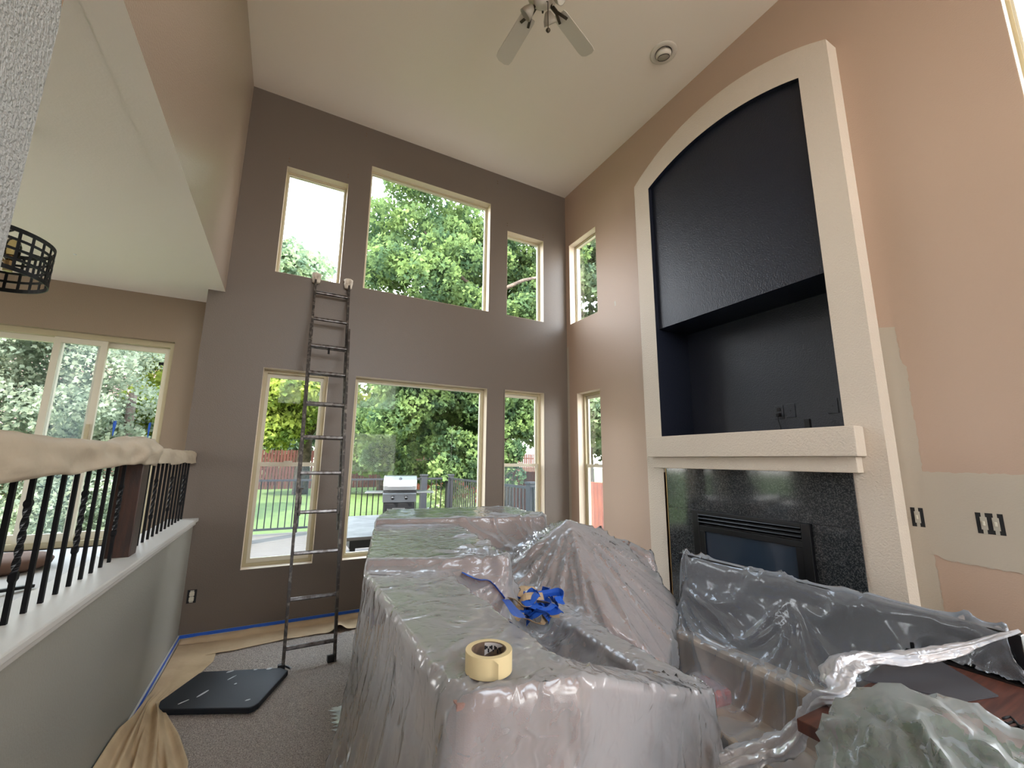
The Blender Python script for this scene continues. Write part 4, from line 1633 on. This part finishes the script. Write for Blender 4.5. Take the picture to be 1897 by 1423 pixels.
E1 = [(1.50, 0.64, 0.95), (1.585, 0.46, 0.90), (1.35, 0.70, 0.88), (1.15, 0.62, 0.72), (1.0, 0.5, FZ), (1.2, 0.75, FZ), (1.5, 0.75, FZ), (1.55, 0.2, 0.80), (1.6, 0.1, FZ), (1.05, 0.2, FZ), (1.6, 0.6, FZ), (1.2, 0.3, 0.75)]
fol = leaf_cloud([(0.05, 0, 0.45), (0.16, 0.07, 0.86), (0.08, -0.08, 0.78), (0.28, -0.08, 0.84)], [(0.30, 0.26, 0.35), (0.18, 0.16, 0.13), (0.2, 0.16, 0.14), (0.10, 0.12, 0.12)], [1200, 2600, 2000, 900], 0.050, 0.6, 3)
EN, ED = planes_of(E1)
co_ = np.empty(len(fol.vertices)*3, np.float32)
fol.vertices.foreach_get('co', co_)
co_ = co_.reshape(-1, 3)
sd_ = ((co_+np.array([pc.x, pc.y, FZ], np.float32)) @ EN.T-ED).max(1).reshape(-1, 8).max(1)
t = bmesh.new()
t.from_mesh(fol)
t.verts.ensure_lookup_table()
bmesh.ops.delete(t, geom=[v for v in t.verts if sd_[v.index//8] > -0.004], context='VERTS')
t.to_mesh(fol)
t.free()
link('foliage', fol, 'leaf_dark', plant, kind='stuff')
P3 = drape(0.72, 1.95, -0.35, 1.05, 0.019, [E1, prism_pts([(1.58, 0.5), (2.345, 0.5), (2.345, -0.25), (1.58, -0.25)], FZ, DEz)], z0=1.0, slack=1.02, seed=9, tips=((1.50, 0.64, 0.7, 13, 0.045), (1.585, 0.46, 0.5, 11, 0.03)))
sheet('plastic_sheet', P3, 'plastic_milky', 'milky plastic sheet draped over the green bundle in the near right corner')


# gathered rope of plastic from the television corner over the desk
def gathered(pts, rads, name, label):
    n_ = 90
    pv = [Vector(p) for p in pts]
    out, rr = [], []
    for i in range(n_+1):
        t = i/n_*(len(pv)-1)
        k = min(int(t), len(pv)-2)
        f = t-k
        p0, p1_, p2_, p3_ = pv[max(k-1, 0)], pv[k], pv[k+1], pv[min(k+2, len(pv)-1)]
        q = 0.5*((2*p1_)+(-p0+p2_)*f+(2*p0-5*p1_+4*p2_-p3_)*f*f+(-p0+3*p1_-3*p2_+p3_)*f**3)
        out.append(q)
        rr.append(rads[k]*(1-f)+rads[k+1]*f)
    bm = bmesh.new()
    prev = None
    N_ = 30
    for i, q in enumerate(out):
        d = (out[min(i+1, n_)]-out[max(i-1, 0)]).normalized()
        a = d.cross(Vector((0, 0, 1))).normalized()
        b = a.cross(d)
        ring = []
        for k in range(N_):
            th = 2*PI*k/N_
            tw = th+i*0.035
            r_ = rr[i]*(0.72+0.22*math.sin(5*tw)+0.14*math.sin(9*tw+1.3)+0.42*mnoise.noise(Vector((i*0.22, math.cos(th)*1.7, math.sin(th)*1.7)))+0.2*mnoise.noise(Vector((i*0.6, math.cos(th)*4, math.sin(th)*4))))
            ring.append(bm.verts.new(q+a*math.cos(th)*r_*1.25+b*math.sin(th)*r_*0.75))
        if prev:
            for k in range(N_):
                bm.faces.new((prev[k], prev[(k+1) % N_], ring[(k+1) % N_], ring[k]))
        prev = ring
    me = bpy.data.meshes.new(name)
    bm.to_mesh(me)
    bm.free()
    return link(name, me, 'plastic_rope', None, True, label=label, cat='plastic sheet')


gp = [at_x(1888, 1168, 2.36), at_z(1800, 1195, 0.86), at_z(1700, 1218, 0.83), at_z(1610, 1222, 0.82), at_z(1560, 1240, 0.82), at_z(1545, 1285, 0.78), at_z(1500, 1335, 0.62),
      at_z(1440, 1385, 0.50), at_z(1375, 1405, 0.45), at_z(1300, 1440, 0.42)]
gathered(gp, [0.006, 0.016, 0.026, 0.032, 0.040, 0.042, 0.042, 0.046, 0.046, 0.046], 'gathered_plastic',
         'gathered twisted edge of white plastic running from the television corner over the desk')

# ------------------------------------------------------------------ tape roll and tape ball
rollc = at_z(908, 1247, 0.952)
RO, RI, RH = 0.0615, 0.0465, 0.051
tr_ = empty('masking_tape_roll', (rollc.x, rollc.y+0.01, 0.956), 'roll of cream masking tape standing on the plastic over the sofa back', 'tape roll')
MB().lathe([(RI, 0), (RO, 0), (RO+0.0004, 0.001), (RO+0.0004, RH-0.001), (RO, RH), (RI, RH)], 96, closed=True).build('tape', 'masking', tr_, bevel=0)
MB().lathe([(RI-0.0035, 0.001), (RI-0.0002, 0.001), (RI-0.0002, RH-0.0005), (RI-0.0035, RH-0.0005)], 72, closed=True).build('cardboard_core', 'cardboard', tr_)
bm = bmesh.new()
prev = None
for k in range(22):      # light printed band on the inside of the core
    a = math.radians(5+k*3.6)
    r_ = RI-0.0038
    z1 = RH-0.002
    z0_ = RH-0.004-0.03*(k/21)
    pr = [bm.verts.new((r_*math.cos(a), r_*math.sin(a), z)) for z in (z0_, z1)]
    if prev:
        bm.faces.new((prev[0], pr[0], pr[1], prev[1]))
    prev = pr
me = bpy.data.meshes.new('label')
bm.to_mesh(me)
bm.free()
lb_ = link('printed_label', me, 'inklight', tr_)
m = MB()
for k in range(12):
    a = math.radians(12+k*6)
    r_ = RI-0.0043
    zz = RH-0.010-(0.012 if k % 3 == 0 else 0.004)
    hh = 0.003+0.002*(k % 2)
    d = Vector((-math.sin(a), math.cos(a), 0))
    c_ = Vector((r_*math.cos(a), r_*math.sin(a), zz))
    if zz-hh > RH-0.004-0.03*(12+k*6-5)/80-0.02:
        m.bar(c_-d*0.0022, c_+d*0.0022, 0.0003, hh*2, (0, 0, 1))
m.build('printing', 'ink', lb_)
# loose tape end on the near side
va = math.atan2(-rollc.y, -rollc.x)+0.35
bm = bmesh.new()
prev = None
for k in range(8):
    t = k/7
    a = va-0.42*(1-t)*0.6
    r_ = RO+0.0008+0.010*(t**2)
    jag_ = 0.0
    pr = [bm.verts.new((r_*math.cos(a-0.25*(1-t)*0), r_*math.sin(a), z)) for z in (0.001+0.004*t, RH-0.0015-0.008*t*t)]
    if prev:
        bm.faces.new((prev[0], pr[0], pr[1], prev[1]))
    prev = pr
me = bpy.data.meshes.new('loose_end')
bm.to_mesh(me)
bm.free()
lo_ = link('loose_end', me, 'masking', tr_, True)

# crumpled blue tape bundle in the sofa valley


def on_sheet(px, py, P, up=0.0):
    """the point of a draped sheet seen first along this ray"""
    d = np.array(ray(px, py).normalized())
    v = P.reshape(-1, 3)-np.array(CAM)
    t_ = v @ d
    off = np.linalg.norm(v-t_[:, None]*d, axis=1)
    k = np.nonzero(off < 0.02)[0]
    if len(k) == 0:
        k = np.array([off.argmin()])
    k = k[t_[k].argmin()]
    return Vector(P.reshape(-1, 3)[k])+Vector((0, 0, up))


bc = on_sheet(985, 1150, P1, 0.05)
tb = empty('tape_bundle', tuple(bc), "crumpled bundle of used blue painter's tape lying in the plastic on the sofa", 'tape')
rs = random.Random(4)


def ribbon(pts, wd, m, parent, nm, twist=0.0, tilt=0.0):
    bm = bmesh.new()
    pv = [Vector(p) for p in pts]
    prev = None
    n_ = (len(pv)-1)*6
    for i in range(n_+1):
        t = i/n_*(len(pv)-1)
        k = min(int(t), len(pv)-2)
        f = t-k
        p0, p1_, p2_, p3_ = pv[max(k-1, 0)], pv[k], pv[k+1], pv[min(k+2, len(pv)-1)]
        q = 0.5*((2*p1_)+(-p0+p2_)*f+(2*p0-5*p1_+4*p2_-p3_)*f*f+(-p0+3*p1_-3*p2_+p3_)*f**3)
        dq = (p2_-p1_).normalized()
        a = dq.cross(Vector((math.sin(tilt+twist*i/n_), 0.2, math.cos(tilt+twist*i/n_)))).normalized()
        w2 = wd*(0.85+0.25*mnoise.noise(Vector((i*0.4, tilt, 1))))
        ring = [bm.verts.new(q+a*w2/2+Vector((0, 0, 0.004*mnoise.noise(q*40)))), bm.verts.new(q), bm.verts.new(q-a*w2/2)]
        ring[1].co += dq.cross(a)*0.004
        if prev:
            bm.faces.new((prev[0], ring[0], ring[1], prev[1]))
            bm.faces.new((prev[1], ring[1], ring[2], prev[2]))
        prev = ring
    me = bpy.data.meshes.new(nm)
    bm.to_mesh(me)
    bm.free()
    o = link(nm, me, m, parent, False)
    s = o.modifiers.new('s', 'SOLIDIFY')
    s.thickness = 0.0012
    return o


for i in range(20):
    c0 = Vector((rs.uniform(-0.06, 0.08), rs.uniform(-0.06, 0.06), rs.uniform(-0.01, 0.07)))
    a0 = rs.uniform(0, 2*PI)
    rr = rs.uniform(0.04, 0.095)
    pts = []
    for k in range(5):
        a = a0+k*rs.uniform(0.6, 1.1)
        pts.append(c0+Vector((rr*1.25*math.cos(a), rr*math.sin(a), rs.uniform(-0.03, 0.04))))
    ribbon(pts, rs.uniform(0.045, 0.065), 'bluetape' if i % 4 else 'kraft', tb, 'tape_strand', rs.uniform(-1, 1), rs.uniform(0, 3))
tl_ = [on_sheet(px, py, P1, 0.035)-bc for px, py in ((858, 1068), (885, 1080), (912, 1094), (934, 1110), (942, 1130), (960, 1150))]
ribbon(tl_, 0.05, 'bluetape', tb, 'tape_tail', 0.3, 0.0)

# ------------------------------------------------------------------ things in the dining room
pcx = at_z(25, 1062, DF)
cu = MB()
cu.lathe([(0.0, 0.0), (0.20, 0.0), (0.26, 0.03), (0.27, 0.06), (0.24, 0.09), (0.12, 0.10), (0.0, 0.095)], 28)
cu.build('floor_cushion', 'cushbrown', smooth=True, label='brown round cushion on the dining floor behind the railing', cat='cushion').location = (pcx.x-0.12, pcx.y+0.1, DF)
p0, p1_ = at_z(-20, 1098, DF+0.03), at_z(62, 1085, DF+0.015)
MB().bar(p0, p1_, 0.03, 0.02).build('metal_bar', 'blackmetal', bevel=0.004, label='black metal bar lying on the dining floor behind the first balusters', cat='bar')

# ------------------------------------------------------------------ outdoors
DK = 0.0
LW = -0.10
MB().box((-60, YB+0.2, LW-0.3), (60, 90, LW)).build('ground', 'lawn', kind='structure')
MB().box((-60, -60, LW-0.35), (60, YB+0.2, LW-0.3)).build('ground_front', 'concrete', kind='structure')  # unseen ground, made pale to bounce daylight up indoors
dke = empty('deck', (0, 0, 0), 'weathered grey wooden deck outside the lower windows', 'deck')
bme = None
for i in range(33):
    y = 5.55+i*0.142
    if bme is None:
        bme = MB().box((-1.6, -0.069, -0.03), (5.6, 0.069, 0)).me('board', 0.004, 1)
        bme.materials.append(MATS['deck'])
    o = bpy.data.objects.new('deck_board', bme)
    COL.objects.link(o)
    o.parent = dke
    o.location = (0, y, DK)
MB().box((-1.6, 5.5, LW), (5.6, 10.2, DK-0.03)).build('joists', 'wood_dark', dke)

# deck railing
dra = empty('deck_railing', (0, 0, 0), 'black metal deck railing with square posts in front of the lawn', 'railing')
yr = 9.9
for z in (1.04, 0.10):
    MB().box((-1.5, yr-0.02, z), (3.6, yr+0.02, z+0.04)).build('rail', 'darkpost', dra)
    MB().box((3.58, 5.8, z), (3.62, yr, z+0.04)).build('rail', 'darkpost', dra)
pme = MB().box((-0.010, -0.010, 0.12), (0.010, 0.010, 1.05)).me('picket')
pme.materials.append(MATS['blackmetal'])
for i in range(42):
    o = bpy.data.objects.new('picket', pme)
    COL.objects.link(o)
    o.parent = dra
    o.location = (-1.42+i*0.12, yr, 0)
for i in range(34):
    o = bpy.data.objects.new('picket', pme)
    COL.objects.link(o)
    o.parent = dra
    o.location = (3.6, 5.85+i*0.12, 0)
pom = MB()
pom.box((-0.07, -0.07, DK), (0.07, 0.07, 1.12))
pom.box((-0.085, -0.085, 1.12), (0.085, 0.085, 1.16))
pom = pom.me('post', 0.006, 1)
pom.materials.append(MATS['darkpost'])
for x, y in ((-1.45, yr), (2.95, yr), (3.6, yr), (3.6, 6.05), (3.6, 8.0)):
    o = bpy.data.objects.new('post', pom)
    COL.objects.link(o)
    o.parent = dra
    o.location = (x, y, 0)
MB().box((-0.70, 9.05, DK), (-0.38, 9.25, 1.40)).build('wide_post', 'darkpost', bevel=0.01,
    label='wide dark slate coloured post on the deck behind the left lower window', cat='post')

# grill
gx_, gy_ = 2.02, 8.3
g = empty('gas_grill', (gx_, gy_, DK), 'stainless and black two-knob gas grill with side shelves on the deck', 'grill', rz=-0.25)
MB().box((-0.28, -0.22, 0.10), (0.28, 0.22, 0.72)).build('cabinet', 'grillblack', g, bevel=0.01)
MB().box((-0.26, -0.235, 0.14), (0.26, -0.222, 0.70)).build('cabinet_door', 'grillblack', g, bevel=0.004)
MB().box((-0.12, -0.26, 0.60), (0.10, -0.235, 0.615)).build('door_handle', 'steel', g, bevel=0.003)
MB().hull([(-0.30, -0.24, 0.72), (0.30, -0.24, 0.72), (-0.30, -0.32, 0.88), (0.30, -0.32, 0.88), (-0.30, -0.20, 0.90), (0.30, -0.20, 0.90), (-0.30, -0.18, 0.72), (0.30, -0.18, 0.72)]).build('control_panel', 'steel', g, bevel=0.004)
for x in (-0.12, 0.12):
    kn = MB().lathe([(0.0, 0.0), (0.034, 0.0), (0.032, 0.03), (0.0, 0.035)], 18).build('knob', 'blackmetal', g, smooth=True)
    kn.location = (x, -0.29, 0.80)
    kn.rotation_euler = (math.radians(75), 0, 0)
MB().box((-0.30, -0.22, 0.86), (0.30, 0.24, 0.94)).build('firebox', 'grillblack', g, bevel=0.01)
pf = [(-0.25, 0.94), (-0.25, 1.02), (-0.19, 1.12), (-0.08, 1.19), (0.08, 1.20), (0.20, 1.14), (0.25, 1.02), (0.25, 0.94)]
MB().prism([(-0.30, y, z) for y, z in pf], (0.60, 0, 0)).build('lid', 'steel', g, bevel=0.01)
MB().bar((-0.22, -0.29, 1.00), (0.22, -0.29, 1.00), 0.022, 0.022).build('lid_handle', 'steel', g, bevel=0.005)
m = MB().lathe([(0.0, 0), (0.03, 0), (0.03, 0.008), (0, 0.01)], 18).build('thermometer', 'blackmetal', g)
m.location = (0, -0.175, 1.14)
m.rotation_euler = (math.radians(55), 0, 0)
for s_ in (-1, 1):
    MB().box((s_*0.31, -0.22, 0.88), (s_*0.62, 0.20, 0.905)).build('side_shelf', 'steel', g, bevel=0.006)
for x in (-0.24, 0.24):
    for y in (-0.18, 0.18):
        MB().tube([(x, y-0.015, 0.05), (x, y+0.015, 0.05)], 0.05, 14).build('wheel', 'blackmetal', g)
# low patio table, cooler box
t = empty('patio_table', (0, 0, 0), 'low patio table with a grey top and dark apron just outside the big lower window', 'table')
MB().box((0.72, 5.35, 0.57), (2.35, 7.3, 0.61)).build('table_top', 'tabletop', t, bevel=0.006)
MB().box((0.76, 5.38, 0.48), (2.31, 7.26, 0.57)).build('apron', 'grillblack', t)
for x, y in ((0.80, 5.42), (2.25, 5.42), (0.80, 7.2), (2.25, 7.2)):
    MB().box((x-0.03, y-0.03, DK), (x+0.03, y+0.03, 0.49)).build('leg', 'grillblack', t)
cb = empty('storage_box', (0, 0, 0), 'small white lidded storage box on the deck beyond the left lower window', 'box')
MB().box((-0.46, 6.0, DK), (-0.02, 6.55, 0.16)).build('bin', 'white', cb, bevel=0.01)
MB().box((-0.48, 5.98, 0.16), (0.0, 6.57, 0.20)).build('lid', 'white', cb, bevel=0.008)

# fences
bf = empty('back_fence', (0, 0, 0), 'dark red picket fence at the back of the lawn', 'fence')
m = MB()
for i in range(240):
    x = -16+i*0.15
    m.box((x-0.062, 25.97, LW), (x+0.062, 26.0, 1.95+random.uniform(-0.02, 0.02)))
m.build('pickets', 'fencered', bf, kind='stuff')
for z in (0.3, 1.6):
    MB().box((-16, 26.0, z), (20, 26.05, z+0.09)).build('rail', 'fencered', bf)
sf = empty('side_fence', (0, 0, 0), 'sunlit orange cedar board fence along the right side of the yard', 'fence')
fm = MB().box((-0.012, -0.066, 0), (0.012, 0.066, 1.3)).me('picket', 0.004, 1)
fm.materials.append(MATS['fenceorange'])
for i in range(140):
    y = 5.2+i*0.145
    o = bpy.data.objects.new('picket', fm)
    COL.objects.link(o)
    o.parent = sf
    o.location = (6.6+random.uniform(-0.004, 0.004), y, LW)
    o.scale = (1, 1, (0.86 if y < 9 else (0.98 if y < 13 else 1.15))+random.uniform(-0.01, 0.01))
for z in (0.2, 0.85):
    MB().box((6.62, 5.1, z), (6.66, 25.8, z+0.08)).build('rail', 'fenceorange', sf)

# neighbour house with vertical siding, seen through the dining door
nh = empty('neighbour_house', (0, 0, 0), 'pink mauve metal sided building beyond the trees outside the dining door', 'building')
MB().box((-13, 30, LW), (-3.4, 38, 7.3)).build('wall', 'house', nh)
rb = MB().box((-0.03, -0.04, 0), (0.03, 0.0, 7.3)).me('rib')
rb.materials.append(MATS['house'])
for i in range(26):
    o = bpy.data.objects.new('siding_rib', rb)
    COL.objects.link(o)
    o.parent = nh
    o.location = (-12.9+i*0.38, 30, LW)
MB().box((-13.3, 29.6, 7.2), (-3.1, 38.4, 7.7)).build('roof', 'houseroof', nh)
nh2 = empty('neighbour_house', (0, 0, 0), 'brick red house glimpsed above the back fence', 'building')
MB().box((-2.4, 34, LW), (1.5, 42, 3.4)).build('wall', 'fencered', nh2)
MB().hull([(-2.8, 33.6, 3.4), (1.9, 33.6, 3.4), (-2.8, 42.4, 3.4), (1.9, 42.4, 3.4), (-2.8, 38, 5.2), (1.9, 38, 5.2)]).build('roof', 'bark', nh2)


# trees
def tree(name, base, trunk, blobs, lsize, lm, label, cat='tree', group=None, seed=0, branches=None):
    r = empty(name, base, label, cat, group)
    b = Vector(base)
    if trunk:
        m = MB()
        m.tube([Vector(p)-b for p in trunk[0]], trunk[1], 12)
        m.build('trunk', 'bark', r, smooth=True)
    if branches:
        for br in branches:
            MB().tube([Vector(p)-b for p in br[0]], br[1], 8).build('branch', 'bark', r, smooth=True)
    cs = [tuple(Vector(q[0])-b) for q in blobs]
    link('foliage', leaf_cloud(cs, [q[1] for q in blobs], [q[2] for q in blobs], lsize, 1.0, seed, 0.15), lm, r, kind='stuff')
    return r


rb_ = random.Random(11)


def blobs(region, n, rad, cnt):
    x0, x1, y0, y1, z0, z1 = region
    out = []
    for i in range(n):
        s_ = rb_.uniform(0.7, 1.3)
        out.append(((rb_.uniform(x0, x1), rb_.uniform(y0, y1), rb_.uniform(z0, z1)), (rad*s_, rad*s_, rad*s_*0.7), int(cnt*s_*s_)))
    return out


# big maple right outside: crown from the big upper window down to the big lower window
tree('maple_tree', (5.9, 11.4, LW), ([(5.9, 11.4, LW), (5.8, 11.3, 2.0), (5.6, 11.1, 4.0), (5.2, 10.8, 6.2), (5.0, 10.6, 8.2)], [0.26, 0.20, 0.16, 0.11, 0.05]),
     blobs((1.7, 7.4, 9.8, 13.4, 4.8, 9.6), 150, 0.66, 460) + blobs((1.9, 6.6, 10.3, 12.8, 2.2, 4.9), 90, 0.56, 440) + blobs((3.2, 5.6, 9.7, 10.8, 1.0, 2.4), 14, 0.42, 180) + blobs((2.0, 6.0, 12.0, 14.5, 1.0, 3.0), 40, 0.55, 360),
     0.112, 'leaf_maple', 'large leafy maple tree with spreading branches just beyond the deck', seed=2,
     branches=[([(5.6, 11.1, 4.0), (5.2, 10.6, 5.0), (4.9, 10.2, 6.2), (4.8, 9.8, 7.6)], [0.12, 0.10, 0.07, 0.03]),
               ([(5.7, 11.2, 3.0), (4.6, 10.8, 3.6), (3.4, 10.6, 4.4), (2.0, 10.4, 5.0)], [0.10, 0.07, 0.05, 0.02]),
               ([(5.2, 10.8, 6.0), (4.0, 10.6, 6.6), (2.8, 10.4, 7.6)], [0.09, 0.06, 0.02]),
               ([(4.9, 10.2, 6.2), (5.6, 9.9, 6.6), (6.4, 9.8, 6.9)], [0.07, 0.05, 0.03]),
               ([(5.7, 11.2, 2.6), (5.0, 10.4, 2.4), (4.4, 9.9, 1.6)], [0.07, 0.05, 0.02])])
tree('shade_tree', (0.8, 22, LW), ([(0.8, 22, LW), (0.85, 22, 2.5), (0.6, 22, 5)], [0.34, 0.26, 0.12]),
     blobs((-2.6, 3.6, 19.5, 24.0, 2.6, 7.4), 46, 1.15, 520), 0.20, 'leaf_yellow', 'yellow green shade tree with a grey trunk before the back fence', seed=3,
     branches=[([(0.85, 22, 2.2), (0.0, 21.6, 3.6), (-1.2, 21.2, 4.8)], [0.16, 0.10, 0.05]), ([(0.85, 22, 2.4), (1.8, 21.8, 4.0)], [0.15, 0.06])])
tree('shade_tree', (4.2, 21, LW), ([(4.2, 21, LW), (4.2, 21, 3.5)], [0.22, 0.12]),
     blobs((2.6, 8.4, 18.8, 22.5, 1.6, 7.6), 40, 1.1, 460), 0.20, 'leaf_maple', 'green shade tree behind the grill near the back fence', seed=4)
tree('side_tree', (9.6, 12.2, LW), ([(9.6, 12.2, LW), (9.5, 12.1, 4.0), (9.4, 12.0, 7)], [0.24, 0.16, 0.07]),
     blobs((8.0, 11.0, 9.4, 14.0, 1.6, 10.2), 150, 0.7, 420), 0.17, 'leaf_blue', 'blue green tree behind the side fence outside the right wall windows', seed=5,
     branches=[([(9.5, 12.1, 3.0), (8.8, 11.2, 4.4), (8.4, 10.6, 6.0)], [0.10, 0.06, 0.03])])
tree('hedge_tree', (-3.3, 13, DF), ([(-3.3, 13, LW), (-3.3, 13, 3)], [0.14, 0.08]),
     blobs((-6.4, -3.4, 11.4, 14.5, 0.2, 4.6), 70, 0.75, 640), 0.088, 'leaf_hedge', 'dense blue green hedge tree outside the dining room door', seed=6)
tree('young_tree', (-2.4, 15, LW), ([(-2.4, 15, LW), (-2.4, 15, 3)], [0.10, 0.05]),
     blobs((-3.6, -2.1, 13.8, 16, 1.0, 3.9), 26, 0.55, 330), 0.13, 'leaf_yellow', 'light green young tree at the right side of the dining room door view', seed=7)
tree('distant_tree', (-0.6, 30, LW), ([(-0.6, 30, LW), (-0.6, 30, 9)], [0.4, 0.2]),
     blobs((-3.4, 0.6, 28, 31.5, 8.0, 14.6), 34, 1.5, 420), 0.30, 'leaf_blue', 'distant tree top at the bottom left of the left upper window', seed=8)
tree('variegated_shrub', (3.9, 10.9, LW), None,
     blobs((3.5, 4.5, 10.6, 11.2, 0.1, 0.75), 12, 0.26, 260), 0.06, 'leaf_pale', 'pale variegated shrub behind the deck railing by the side fence', 'shrub', seed=9)

for i, (x, lb) in enumerate(((-1.5, 'left one, behind the red house corner'), (5.0, 'middle one, behind the grill'), (11.0, 'right one, near the side fence corner'))):
    tree('background_tree', (x, 29.0, LW), ([(x, 29, LW), (x, 29, 3)], [0.3, 0.15]),
         blobs((x-3.4, x+3.4, 27.6, 31, 0.9, 6.0), 34, 1.25, 420), 0.26, 'leaf_blue', 'dense tree beyond the back fence, '+lb, seed=20+i)
